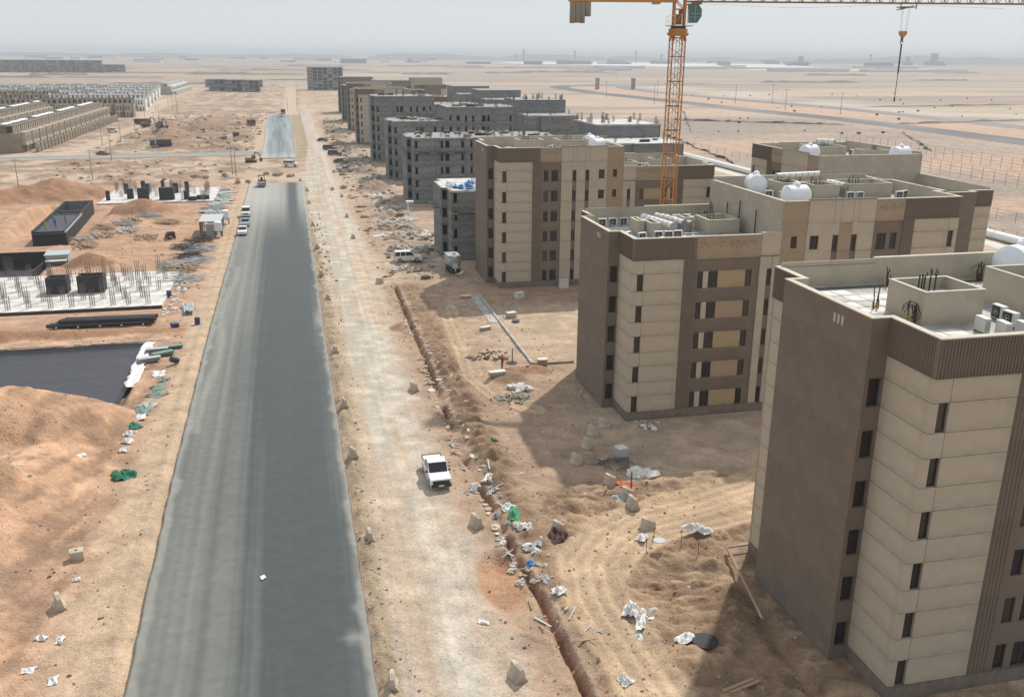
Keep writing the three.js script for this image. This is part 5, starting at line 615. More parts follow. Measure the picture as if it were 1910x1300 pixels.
  [[24.0, -57.6], [26.6, -57.2], [27.6, -56.2], [25.2, -59.4]].forEach(([x, z]) => solo('steel_rod', 'thin steel rod stuck upright in the spoil near the manhole ring', 'rod', merge([bar([0, -0.2, 0], [rr(-0.2, 0.2), 1.3, 0.1], 0.025, 5), uvBox(0.1, 0.1, 0.1, 0, 0, 0)]), M.rust, x, onG(x, z), z, 0, 'rods near the manhole ring'));
  // white sheeting and bags
  const W = [[20.3, -50.6, 1.5, 1.1, 0.55, 'upper part of the white plastic sheet heap in the wheel track bend'], [21.3, -50.2, 1.2, 1.3, 0.5, 'right part of the white plastic heap in the wheel track bend'], [20.4, -49.2, 1.6, 0.7, 0.35, 'thin white plastic strip below the sheet heap'], [19.9, -48.2, 0.5, 1.1, 0.2, 'white plastic tail trailing from the sheet heap'], [15.3, -66.8, 1.3, 1.2, 0.5, 'white plastic bundle on the trench spoil beside green netting'], [15.9, -63.4, 1.4, 1.1, 0.5, 'white sheet on spoil below the green netting'], [15.9, -59.8, 1.3, 0.8, 0.35, 'white bag on spoil above the dug patch'], [16.0, -53.6, 1.0, 0.9, 0.4, 'rounded white bag on spoil beside the dug patch'], [17.4, -44.0, 0.9, 0.9, 0.5, 'white bag by the lower trench end'], [22.6, -46.9, 1.5, 0.8, 0.3, 'white sheeting trailing from the black manhole'], [28.8, -59.2, 2.0, 1.0, 0.45, 'white scrap sheet near the near block on tyre-marked sand'], [24.4, -59.7, 1.2, 0.8, 0.3, 'torn white sheet beside the bend barrier'], [10.2, -51.6, 0.8, 0.45, 0.15, 'small white plate on the pale track'], [14.9, -72.6, 1.4, 0.7, 0.35, 'white sheet tangle on spoil level with the pickup'], [-17.9, -55.8, 0.8, 0.5, 0.25, 'white bag with a dark hole on peach sand'], [-16.7, -55.4, 0.8, 0.5, 0.25, 'crushed white bag next to another on peach sand'], [-17.9, -52.6, 0.8, 0.6, 0.15, 'greyish scrap on peach sand'], [-16.2, -51.2, 0.9, 0.6, 0.2, 'white and blue carton on peach sand'], [-17.2, -62.8, 0.55, 0.45, 0.2, 'small white scrap by the asphalt verge'], [-4.2, -60, 0.55, 0.4, 0.06, 'white scrap of paper on the dark asphalt'], [16.5, -91.5, 1.5, 0.8, 0.2, 'white board by the trench bend'], [20.3, -92.9, 1.2, 0.5, 0.3, 'white plank pieces by the wheel marks'], [-21.1, -84.4, 1.0, 0.8, 0.12, 'flat pale board on the big sand heap'], [-25, -80, 0.4, 0.4, 0.1, 'tiny white scrap on the big sand heap']];
  W.forEach(([x, z, w, d, h, l], i) => crumple(w, d, h, M.sheetW, 'plastic_sheet', l, 'sheeting', x, onG(x, z) + (x < 2 && x > -11 ? 0.4 : 0.02), z, i * 1.7 + 1));
  for (let i = 0; i < 26; i++) { const z = rr(-72, -53), x = interp(trenchP, z) + rr(-0.9, 2), s = rr(0.3, 0.8); crumple(s, s * 0.7, s * 0.5, i % 7 === 3 ? M.blue : M.sheetW, 'plastic_scrap', 'scrap of white plastic among trench debris', 'scrap', x, onG(x, z) + 0.03, z, i * 2.3, 'plastic scraps along the trench'); }
  for (let i = 0; i < 18; i++) { const z = rr(-138, -44), x = rr(16, 30), s = rr(0.2, 0.5); crumple(s, s * 0.7, s * 0.3, M.sheetW, 'litter', 'small white litter scrap on the rough sand plots', 'litter', x, onG(x, z) + 0.02, z, i * 1.3, 'litter on the plots'); }
  crumple(1.0, 1.0, 0.5, M.green, 'green_netting', 'round green netting bundle on sand above the pickup', 'netting', 16.9, onG(16.9, -80.2), -80.2, 4); crumple(0.9, 2.4, 0.45, mat([0.06, 0.26, 0.13], { side: THREE.DoubleSide }), 'green_netting', 'bright green netting strip lying on trench debris', 'netting', 15.5, onG(15.5, -65.2) + 0.1, -65.2, 6); crumple(2.3, 2.0, 0.8, M.green, 'green_netting', 'dark green netting heap on sand left of the asphalt', 'netting', -16.9, onG(-16.9, -80.4), -80.4, 2);
  { const t = thing('site_floodlight', 'small white floodlight on a post standing in the sand before the grey blocks', 'lamp', 24.6, onG(24.6, -214), -214); part(t, 'post', bar([0, 0, 0], [0, 2.6, 0], 0.12, 8), M.white); part(t, 'head', uvBox(1.7, 0.35, 1.1, 0.4, 2.8, 0), M.white); }
  // kerb wall round the levelled plot, pipes and planks
  const kw = thing('kerb_wall', 'low grey kerb wall bounding the levelled sand plot', 'wall', 26.5, 0, -120); part(kw, 'long_side', uvBox(0.35, 0.5, 34.7, 0, 0.05, 0), M.block); part(kw, 'short_side', uvBox(5.0, 0.4, 0.3, 2.7, 0.03, 17.4), M.barrierB); part(kw, 'apron', uvBox(1.3, 0.2, 16, -0.85, 0.02, -9.4), M.block);
  const pp = thing('long_pipe', 'long grey pipe lying beside the near block foundation', 'pipe', 29.5, onG(29.5, -54) + 0.55, -54); part(pp, 'tube', bar([0.6, 0, -2.6], [-1.2, 0, 6.5], 0.11, 10), M.barrierB); part(pp, 'branch', bar([0.6, 0.1, -2.4], [2.6, 0.1, -2.5], 0.09, 8), M.block);
  const pl = thing('plank_pair', 'two long timber planks lying on the shadowed sand', 'planks', 23.4, onG(23.4, -42) + 0.12, -42, 0.28); part(pl, 'plank', uvBox(3.8, 0.06, 0.24), M.wood); part(pl, 'plank', uvBox(3.6, 0.06, 0.22, 0.2, 0.0, 0.32), M.wood);
}
const shrubs = [];
// ---------- building site left of the road ----------
{
  const wav = (x0, x1, z0, z1, y, amp, m, name, label, cat) => { const nx = 110, nz = 50, pos = [], idx = [], uv = []; for (let j = 0; j <= nz; j++) for (let i = 0; i <= nx; i++) { const x = lerp(x0, x1, i / nx), z = lerp(z0, z1, j / nz); pos.push(x, y + amp * (fbm(x * 0.5, z * 0.5, 3) + 0.9 * Math.abs(fbm(x * 0.12 + 5, z * 0.7, 3) - 0.5) * 2) + 0.06 + (i === nx || j === 0 ? 0.55 : 0), z); uv.push(x, z); if (i < nx && j < nz) { const k = j * (nx + 1) + i; idx.push(k, k + nx + 1, k + 1, k + 1, k + nx + 1, k + nx + 2); } } const g = new THREE.BufferGeometry(); g.setAttribute('position', new THREE.Float32BufferAttribute(pos, 3)); g.setAttribute('uv', new THREE.Float32BufferAttribute(uv, 2)); g.setIndex(idx); g.computeVertexNormals(); return solo(name, label, cat, g, m); };
  wav(-76, -20.2, -121.6, -99, -0.72, 0.16, M.membrane, 'pit_membrane', 'black sealing membrane spread over the foundation pit', 'membrane');
  for (let i = 0; i < 8; i++) crumple(1.5, 3.4, 0.16, M.sheetW, 'white_fabric', 'white fabric draped along the membrane edge by the verge', 'fabric', -20.1 + rr(-0.15, 0.15), 0.0, -120 + i * 2.0, i * 0.02 + 3, 'fabric along the membrane edge');
  for (let i = 0; i < 6; i++) solo('pale_batten', 'pale batten lying on the far rim of the membrane', 'batten', merge([uvBox(rr(2.5, 5), 0.12, 0.18), uvBox(0.2, 0.14, 0.22, 1, 0.02, 0.02)]), M.roofPale, -44 + i * 4.6, 0.08, -121.9 - rr(0, 0.4), rr(-0.05, 0.05), 'battens on the membrane rim');
  // near slab
  const slab = thing('foundation_slab', 'white concrete foundation slab with column bars and black wall cores', 'foundation', -41.5, 0, -151.2); part(slab, 'slab', uvBox(41.4, 0.55, 23.6, 0, 0.05, 0), M.roofPale); part(slab, 'edge_form', uvBox(41, 0.5, 0.2, 0.2, 0.1, 11.92), M.dark);
  const core = (x, z, w, d, h) => { const c = part(slab, 'wall_core', merge([uvBox(w, h, 0.25, 0, h / 2, d / 2), uvBox(w, h, 0.25, 0, h / 2, -d / 2), uvBox(0.25, h, d - 0.25, w / 2 - 0.125, h / 2, 0), uvBox(0.25, h, d - 0.25, -w / 2 + 0.125, h / 2, 0)]), M.formDark, x + 41.5, 0.33, z + 151.2); const b = []; for (let i = 0; i < 10; i++) b.push(bar([-w / 2 + i * w / 9, h, d / 2], [-w / 2 + i * w / 9, h + rr(0.6, 1.1), d / 2], 0.03, 4), bar([-w / 2 + i * w / 9, h, -d / 2], [-w / 2 + i * w / 9, h + rr(0.6, 1.1), -d / 2], 0.03, 4)); part(c, 'wall_bars', merge(b), M.rebar); };
  core(-37.3, -150.6, 3.0, 2.2, 2.5); core(-32.4, -150.6, 3.8, 2.4, 2.6);
  const cageG = [0, 1, 2].map((v) => { const l = [], h = 2.2 + v * 0.5; for (let k = 0; k < 6; k++) l.push(bar([(k % 3) * 0.3 - 0.3, 0, k > 2 ? 0.18 : -0.18], [(k % 3) * 0.3 - 0.3 + rr(-0.06, 0.06), h * rr(0.9, 1.05), k > 2 ? 0.18 : -0.18], 0.026, 4)); for (let y = 0.2; y < h * 0.7; y += 0.25) l.push(uvBox(0.68, 0.025, 0.025, 0, y, 0.18), uvBox(0.68, 0.025, 0.025, 0, y, -0.18)); return merge(l); });
  for (let i = 0; i < 11; i++) for (let j = 0; j < 6; j++) { const x = -50.5 + i * 2.8 + (j % 2) * 1.2 + rr(-0.4, 0.4), z = -141 - j * 3.9 + rr(-0.5, 0.5); if (x > -21.6 || (Math.abs(z + 150.6) < 2.6 && x > -39.5 && x < -30)) continue; solo('rebar_column', 'upright column reinforcement on the near white slab', 'rebar', cageG[(i + j) % 3], M.rebar, x, 0.33, z, rr(0, 0.4), 'column bars on the near white slab'); }
  // far slab
  const s2 = thing('foundation_slab', 'pale slab with black columns behind the soil heap, by the dirt road', 'foundation', -35, 0, -256.5); part(s2, 'slab', uvBox(27.5, 0.5, 26, 0, 0.05, 0), M.roofPale); for (const [x, z, w, h, d] of [[-12, 8, 1.1, 2.8, 0.6], [-9.5, -4, 1.2, 3, 0.6], [-7, 6, 1.8, 3, 0.8], [-4, -2, 1.2, 3.2, 0.6], [-3.6, 8, 3.2, 3.4, 0.7], [2.2, 9, 4.2, 3.6, 1.8], [5.5, -6, 1.2, 3, 0.6], [7, 9.6, 1.4, 2.6, 0.8], [-1, -9, 1, 3, 0.6], [-6, -9, 1.2, 3, 0.6], [3, -3, 1.4, 3, 0.8], [11, 10, 3.6, 1.2, 1], [8.6, 11.5, 2.4, 1.1, 1.4]]) part(s2, 'column_form', uvBox(w * 0.85, h * 0.85, d, 0, h * 0.425, 0), M.formDark, x, 0.3, z);
  for (let i = 0; i < 40; i++) { const x = -35 + rr(-13, 13), z = -256.5 + rr(-12.5, 12.5); solo('rebar_column', 'upright column reinforcement on the slab with black columns', 'rebar', cageG[i % 3], M.rebar, x, 0.3, z, rr(0, 0.4), 'column bars on the far pale slab'); }
  // coated basement box
  const bb = thing('basement_structure', 'long black coated basement structure with an open far bay', 'foundation', -49.6, -0.7, -214, 0.06), bw = (w, h, d, x, y, z, n = 'wall', m = M.black) => part(bb, n, uvBox(w, h, d), m, x, y, z);
  bw(5.8, 0.3, 22, 0, 2.6, 9.5, 'deck', M.membrane); bw(0.35, 3.2, 40, 2.9, 1.6, 0); bw(0.35, 3.2, 40, -2.9, 1.6, 0); bw(5.45, 3.0, 0.35, 0, 1.5, 19.8); bw(5.45, 3.2, 0.3, 0, 1.6, -19.8, 'wall', M.conc); bw(5.45, 2.9, 0.3, 0, 1.45, -2, 'wall', M.conc); bw(5.45, 2.4, 0.25, 0, 1.2, -10, 'wall', M.concB); bw(5.4, 0.2, 38, 0, 0.2, 0, 'floor', M.membrane); bw(0.3, 0.4, 22, 3.05, 2.9, 9.5, 'edge_beam', M.galv);
  // sunk pit lined with dark form panels
  const pf = thing('pit_lining', 'dark form panels lining the sunk pit beside the near slab', 'formwork', -51, -2.4, -174); for (const [w, d, x, z] of [[14, 0.25, 0, -8.6], [0.25, 17, 6.3, 0]]) part(pf, 'form_panel', uvBox(w, 3.0, d, 0, 1.5, 0), M.black, x, 0, z); for (let i = 0; i < 5; i++) part(pf, 'steel_cage', cageG[2], M.rebar, -5 + i * 1.2, 0, -2 + rr(-3, 3)); part(pf, 'bottom_slab', uvBox(13, 0.15, 17, 0, 0.02, 0), M.membrane);
  // cabin, shed
  const cb = thing('site_cabin', 'small cabin with a flat grey-blue roof beside the sunk pit', 'cabin', -42.8, onG(-42.8, -175), -175.5, 0.1); part(cb, 'walls', uvBox(3.6, 1.7, 3.6, 0, 0.85, 0), M.sheetG); part(cb, 'roof', uvBox(4, 0.14, 4.2, 0, 1.8, 0), mat([0.36, 0.42, 0.43])); part(cb, 'canopy', uvBox(3.4, 0.1, 1.6, 0, 1.0, 2.8), M.roofPale); for (const s of [-1, 1]) part(cb, 'prop', bar([s * 1.5, 0, 3.4], [s * 1.5, 1, 3.4], 0.05), M.dark);
  const sh = thing('site_shed', 'open shed with a grey sheet roof and white tank beside parked cars', 'shed', -18.2, onG(-18.2, -199), -199); part(sh, 'roof', uvBox(4.4, 0.12, 9, 0, 3.1, -1), mat([0.42, 0.44, 0.47])); part(sh, 'back_wall', uvBox(0.12, 2.8, 8, -2.1, 1.5, -1), M.sheetG); part(sh, 'front_wall', uvBox(2.2, 2.4, 0.12, 0.2, 1.3, 3.2), M.sheetG); for (const [x, z] of [[-2, 3.4], [2, 3.4], [2, -5.4], [-2, -5.4], [2, -1]]) part(sh, 'post', bar([x, 0, z], [x, 3.1, z], 0.08), M.dark);
  const wt = thing('water_tank', 'white upright tank standing at the site shed front', 'water tank', -16.6, onG(-16.6, -194.6) + 1.3, -194.6); part(wt, 'shell', new THREE.CylinderGeometry(0.8, 0.8, 1.7, 20).translate(0, 0.85, 0), M.tank); part(wt, 'dome', new THREE.SphereGeometry(0.8, 20, 8, 0, 6.3, 0, 1.57).scale(1, 0.35, 1).translate(0, 1.7, 0), M.tank); part(wt, 'stand', merge([uvBox(1.7, 0.1, 1.7, 0, -0.05, 0), bar([0.7, 0, 0.7], [0.7, -1.3, 0.7], 0.06), bar([-0.7, 0, 0.7], [-0.7, -1.3, 0.7], 0.06), bar([0.7, 0, -0.7], [0.7, -1.3, -0.7], 0.06), bar([-0.7, 0, -0.7], [-0.7, -1.3, -0.7], 0.06)]), M.dark);
  const wt2 = thing('water_tank', 'white upright tank at the rear of the site shed', 'water tank', -16.2, onG(-16.2, -210) + 1.2, -210); for (const c of wt.children) wt2.add(c.clone());
  // pipes, planks, drums
  const pb = thing('pipe_stack', 'stack of long black pipes on the red soil bank', 'pipes', -27.2, onG(-27, -131.4) + 0.1, -131.4, -0.04); for (const [y, z, dx] of [[0.28, 0, 0], [0.28, 0.58, -0.6], [0.28, -0.58, 0.5], [0.28, 1.16, -0.9], [0.78, 0.28, 0.8], [0.78, -0.3, 1.2], [0.78, 0.86, 0.6]]) part(pb, 'pipe', bar([-6.4 + dx, y, z], [6.4 + dx * 0.4, y, z], 0.28, 12), M.membrane); for (let i = 0; i < 5; i++) part(pb, 'chock', uvBox(0.2, 0.2, 0.3), M.roofPale, -6 + i * 2.8, 0.12, 1.6);
  const sticks = (name, label, x, z, n, L, wx, wz, m, group, ry = 0, jit = 0.5) => { const l = []; for (let i = 0; i < n; i++) { const g = uvBox(0.16, 0.06, L * rr(0.7, 1.1)); g.rotateX(rr(-0.06, 0.06)).rotateY(ry + rr(-jit, jit)).translate(rr(-wx, wx), 0.08 + rnd() * 0.5, rr(-wz, wz)); l.push(g); } return solo(name, label, 'scaffold', merge(l), m, x, onG(x, z), z, 0, group); };
  sticks('plank_pile', 'grey plank pile on the verge beside the white slab', -17.0, -137, 30, 5.5, 0.8, 0.4, M.galv, undefined, 0.12, 0.1);
  [[-19.6, -157, M.galv], [-20.6, -166, M.wood], [-19, -171, M.galv], [-20.8, -176, M.dark], [-19.2, -183, M.galv], [-22, -184, M.dark], [-19.6, -224, M.galv], [-20.4, -232, M.galv], [-31, -196, M.wood], [-36, -205, M.galv], [-40, -201, M.wood], [-29, -214, M.wood], [-38, -214, M.block], [-41, -209, M.wood], [-42.5, -197, M.block], [-41.5, -190, M.wood], [-34, -224.5, M.galv], [-22.5, -168, M.galv], [-19.8, -191, M.dark], [-21.5, -162, M.wood], [-37, -219, M.wood]].forEach(([x, z, m]) => sticks('scaffold_pile', 'loose scaffold boards and poles dumped on the left building site', x, z, 34, 3.6, 1.9, 2.6, m, 'scaffold heaps on the left site', rr(0, 2)));
  for (let i = 0; i < 9; i++) { const z = -214 - i * 6.4; crumple(2.8, 6.5, 0.6, i % 3 ? M.sheetG : M.greenB, 'net_heap', 'grey-green netting heap along the slab with black columns', 'netting', -19.4 + rr(-0.8, 0.8), onG(-19.4, z), z, i * 2.1, 'netting beside the far slab'); }
  [[-17.4, -128.8, 1.5, 'navy drum lying on sand by the verge'], [-14.9, -129.2, 0, 'navy drum standing by the verge'], [-20.6, -146, 0, 'navy drum at the white slab edge'], [-15.6, -112, 1.1, 'dark scrap drum lying on the verge']].forEach(([x, z, tilt, l]) => { const t = thing('steel_drum', l, 'drum', x, onG(x, z) + (tilt ? 0.35 : 0), z, 0.6); const b = part(t, 'shell', new THREE.CylinderGeometry(0.36, 0.36, 1.0, 16).translate(0, 0.5, 0), l[0] === 'd' ? M.dark : M.blueD); part(t, 'hoop', new THREE.TorusGeometry(0.37, 0.025, 5, 16).rotateX(Math.PI / 2).translate(0, 0.36, 0), M.blueD); part(t, 'hoop', new THREE.TorusGeometry(0.37, 0.025, 5, 16).rotateX(Math.PI / 2).translate(0, 0.68, 0), M.blueD); if (tilt) for (const c of t.children) c.rotation.z = tilt; });
  [[-18.9, -117.4, 0.1], [-18.0, -115.6, 0.5], [-19.3, -113.4, 0.3], [-17.2, -118.4, 0.2]].forEach(([x, z, ry], i) => { const l = []; for (let k = 0; k < 4; k++) l.push(uvBox(2.6, 0.05, 1.2, k * 0.08, 0.1 + k * 0.12, rr(-0.1, 0.1)).rotateX(-0.08)); solo('panel_stack', 'slipped stack of grey form panels at the membrane edge', 'panels', merge(l), i % 2 ? M.greenB : M.galv, x, onG(x, z), z, ry, 'form panels by the membrane'); });
  [[-17.4, -108.5, 1.6, M.sheetW], [-16.6, -106.2, 1.3, M.greenB], [-16.9, -103.6, 1.6, M.greenB], [-16.7, -101, 1.8, M.greenB], [-17.2, -98.2, 1.7, M.sheetG], [-17.5, -96.2, 1.5, M.greenB], [-17.6, -94.2, 1.3, M.sheetW], [-17.7, -92, 1.3, M.green], [-17.8, -90, 1.0, M.sheetW], [-17.7, -88, 0.9, M.sheetW], [-17.8, -86, 0.7, M.sheetW]].forEach(([x, z, w, m], i) => crumple(w, w * 1.2, 0.35, m, 'verge_scrap', 'scrap sheeting in the line of rubbish on the left verge', 'scrap', x, onG(x, z), z, i * 1.9 + 3, 'rubbish line on the left verge'));
  for (let i = 0; i < 60; i++) { const z = rr(-172, -135), x = rr(-20.6, -18.6), s = rr(0.15, 0.5); const o = solo('slab_rubble', 'white rubble lump along the near slab edge', 'rubble', new THREE.DodecahedronGeometry(s, 0), i % 3 ? M.roofPale : M.block, x, onG(x, z) + 0.05, z, rr(0, 6), 'rubble along the near slab'); o.scale.y = 0.6; }
  const mini = thing('site_dumper', 'small dark dumper standing on peach sand of the left site', 'dumper', -26, onG(-26, -195), -195, 0.4); part(mini, 'skip', prof([[-0.2, 0.7], [1.0, 0.8], [1.3, 1.5], [-0.3, 1.4]], 1.3), M.dark); part(mini, 'body', uvBox(1.1, 0.7, 1.2, 0, 0.8, -0.8), M.galv); for (const s of [-1, 1]) for (const q of [0.6, -0.9]) wheel(mini, s * 0.65, 0.38, q, 0.38, 0.25);
  // workers on the coated deck: one continuous body each
  const bodyG = (() => { const P = [[0, 0.0, 0.02], [0.13, 0.0, 0.1], [0.14, 0.4, 0.1], [0.17, 0.85, 0.12], [0.2, 0.95, 0.13], [0.17, 1.1, 0.12], [0.24, 1.38, 0.13], [0.22, 1.46, 0.11], [0.07, 1.5, 0.07], [0.065, 1.56, 0.07], [0.1, 1.62, 0.1], [0.11, 1.72, 0.11], [0.07, 1.8, 0.08], [0, 1.82, 0]], n = 14, pos = [], idx = []; P.forEach(([rx, y, rz], j) => { for (let i = 0; i < n; i++) { const a = i / n * 6.2832; let x = Math.cos(a) * rx; if (y < 0.85 && y >= 0) x = (x >= 0 ? 1 : -1) * Math.max(Math.abs(x), 0.02); pos.push(x, y, Math.sin(a) * (rz || 0.01)); } }); for (let j = 0; j < P.length - 1; j++) for (let i = 0; i < n; i++) { const a = j * n + i, b = j * n + (i + 1) % n; idx.push(a, a + n, b, b, a + n, b + n); } const g = new THREE.BufferGeometry(); g.setAttribute('position', new THREE.Float32BufferAttribute(pos, 3)); g.setAttribute('uv', new THREE.Float32BufferAttribute(new Float32Array(pos.length / 3 * 2), 2)); g.setIndex(idx); g.computeVertexNormals(); const arm = (s) => { const c = new THREE.TubeGeometry(new THREE.CatmullRomCurve3([new THREE.Vector3(s * 0.2, 1.4, 0), new THREE.Vector3(s * 0.29, 1.12, 0.02), new THREE.Vector3(s * 0.26, 0.88, 0.16)]), 6, 0.045, 6); return c; }; return merge([g, arm(1), arm(-1)]); })();
  const wk = [[-49.8, -198, [0.3, 0.32, 0.05], 'person in a yellow vest on the black deck'], [-48.6, -201, [0.05, 0.1, 0.3], 'person in blue overalls on the black deck'], [-47.6, -205, [0.28, 0.06, 0.12], 'person in a red shirt on the black deck'], [-50.2, -206, [0.06, 0.2, 0.22], 'person in teal overalls on the black deck']]; for (const [x, z, c, l] of wk) solo('person', l, 'person', bodyG, mat(c), x, 2.06, z, rr(0, 6)); solo('person', 'person in a red shirt beside the black manhole collar', 'person', bodyG, mat([0.3, 0.03, 0.03]), 22.4, onG(22.4, -101.4), -101.4, 1);
}
// ---------- poles ----------
{
  const g = new THREE.CylinderGeometry(0.07, 0.13, 9, 8).translate(0, 4.5, 0), a = uvBox(1.6, 0.09, 0.09, 0, 8.5, 0), i0 = uvBox(0.08, 0.2, 0.08); let src;
  for (const [x, z] of [[-72, -266], [-58.9, -292.4], [-62.6, -345], [-19.8, -300], [-18.6, -297], [-75.7, -402], [-71.3, -418], [-69.4, -444], [-77, -529], [-72, -545], [-84, -624], [-66, -480], [-78, -660], [-80, -700], [-64, -560], [-88, -720], [-4, -640], [2.5, -700], [2, -620], [3, -560], [4, -760], [3, -850]]) { const y = heightAt(x, z) - 0.2; if (!src) { src = thing('utility_pole', 'slim wooden utility pole standing in the dirt left of the asphalt', 'pole', x, y, z, 0, 'poles left of the asphalt'); part(src, 'shaft', g, M.pole); part(src, 'cross_arm', a, M.pole); part(src, 'insulator', i0, M.dark, 0.7, 8.65, 0); part(src, 'insulator', i0, M.dark, -0.7, 8.65, 0); } else copyOf(src, x, y, z, 0); }
  for (const [x, z] of [[270, -800], [272, -690], [345, -700], [345, -620], [352, -560], [330, -830], [388, -720]]) { const c = copyOf(src, x, 0, z, 0, 'utility pole beside the desert highway'); c.userData.group = 'poles along the highway'; c.scale.setScalar(1.6); }
  for (const [x, z] of [[330, -1010], [372, -1010]]) { const t = thing('gate_pillar', 'thick pillar standing beside the desert highway bend', 'pillar', x, 0, z, 0, 'pillars at the highway bend'); part(t, 'shaft', uvBox(3.6, 11, 3.6, 0, 5.5, 0), M.concC); part(t, 'cap', uvBox(4.2, 1, 4.2, 0, 11.5, 0), M.concC); }
}
// ---------- fences right ----------
{
  const fence = (label, P, step, h, m, rails = 3) => { const t = thing('wire_fence', label, 'fence', P[0][0], 0, P[0][1]); const pg = new THREE.CylinderGeometry(0.06, 0.06, h, 5).translate(0, h / 2, 0), w = []; for (let i = 1; i < P.length; i++) { const [ax, az] = P[i - 1], [bx, bz] = P[i], L = Math.hypot(bx - ax, bz - az), n = Math.round(L / step); for (let k = 0; k < n; k++) part(t, 'post', pg, m, lerp(ax, bx, k / n) - P[0][0], 0, lerp(az, bz, k / n) - P[0][1]); for (let r = 1; r <= rails; r++) w.push(bar([ax - P[0][0], h * r / rails - 0.05, az - P[0][1]], [bx - P[0][0], h * r / rails - 0.05, bz - P[0][1]], 0.025, 4)); } part(t, 'wires', merge(w), m); };
  fence('dark post and wire fence beyond the rear block', [[160, -160], [160, -330], [152, -420]], 6, 2.4, M.rebar); fence('rust coloured fence nearest the desert highway, outer line', [[237, -240], [237, -380]], 5, 4.2, M.rust, 4); fence('rust coloured fence inner line, parallel to the outer one', [[205, -225], [206, -330]], 5, 4.2, M.rust, 4); fence('low sagging fence along the pale lane', [[146, -130], [146, -260]], 4, 1.4, M.rebar);
  const pp = thing('white_pipeline', 'long white pipeline lying on the desert beside the finished blocks', 'pipeline', 141.2, 0, -240); for (let i = 0; i < 24; i++) { part(pp, 'pipe_length', new THREE.CylinderGeometry(0.9, 0.9, 11.6, 14).rotateX(Math.PI / 2), M.white, 0, 0.9, 120 - i * 12); }
  for (let i = 0; i < 60; i++) { const a = i < 45, x = a ? rr(330, 620) : rr(180, 290), z = a ? rr(-900, -480) : rr(-560, -300), s = rr(0.5, 1.15); const l = []; for (let k = 0; k < 26; k++) { const q = new THREE.TetrahedronGeometry(rr(0.25, 0.5)); const th = rr(0, 6.28), r = Math.sqrt(rnd()); q.translate(r * Math.cos(th), rr(0.1, 0.9) * (1 - r * 0.5), r * Math.sin(th)); l.push(q); } if (i < 4) shrubs.push(merge(l)); const o = solo('desert_shrub', 'small dark shrub growing on the desert by the highway', 'shrub', shrubs[i % 4], M.shrub, x, 0, z, rr(0, 6), 'desert shrubs'); o.scale.set(s * 0.8, s * 1.3, s * 0.8); }
}
// ---------- terrace houses ----------
function house(mw, ml, md, full, pipes = true) { // unit 10.8 m wide along z, front towards +x
  const t = new THREE.Group(); t.name = 'terrace_house'; const Wd = 10.76;
  part(t, 'main_wall', uvBox(8, 7, Wd, -9, 3.5, 0), mw); part(t, 'upper_storey', merge([uvBox(3.6, 2.7, Wd, -11.1, 8.35, 0), uvBox(2.2, 0.25, Wd, -8.2, 9.6, 0)]), md); part(t, 'parapet', merge([uvBox(0.25, 0.8, Wd, -5.15, 7.4, 0), uvBox(0.25, 0.7, Wd, -12.9, 10.05, 0)]), mw);
  const po = uvBox(0.5, 2.9, 1.15); for (const z of [-4.7, -2.3, 0.4, 2.9]) part(t, 'terrace_post', po, ml, -7.4, 8.35, z);
  if (full) { const bx = uvBox(1.6, 4.4, 3.7), rim = uvBox(1.85, 0.5, 4.0), wi = uvBox(0.08, 2.2, 0.8); for (const z of [-2.6, 2.0]) { const b = part(t, 'bay', bx, ml, -4.2, 5.0, z); part(b, 'bay_rim', rim, ml, 0.05, 2.1, 0); part(b, 'bay_sill', rim, ml, 0.05, -2.15, 0); part(b, 'window', wi, M.villaD, 0.82, 0, -0.8); part(b, 'window', wi, M.villaD, 0.82, 0, 0.8); }
    part(t, 'garden_wall', uvBox(0.25, 1.9, Wd, 0, 0.95, 0), md); const ar = merge([uvBox(0.6, 3.1, 0.55, 0.15, 1.55, -0.8), uvBox(0.6, 3.1, 0.55, 0.15, 1.55, 0.8), uvBox(0.6, 0.55, 2.15, 0.15, 3.2, 0)]), gt = uvBox(0.12, 2.4, 1.1); for (const z of [-2.9, 2.4]) { const a = part(t, 'gate_arch', ar, ml, 0.05, 0, z); part(a, 'gate', gt, M.villaD, 0.16, 1.2, 0); } }
  part(t, 'door', uvBox(0.1, 2.3, 1.2, -4.95, 1.15, 0.2), M.villaD);
  if (pipes) part(t, 'roof_pipes', merge([0, 1, 2].map((k) => bar([-9.6 - k * 0.8, 10.2, -4.8], [-9.6 - k * 0.8, 10.2, 4.6], 0.3, 8))), M.white); part(t, 'roof_box', uvBox(1.4, 1.1, 1.2, -11.6, 10.25, 4.2), ml);
  return t;
}
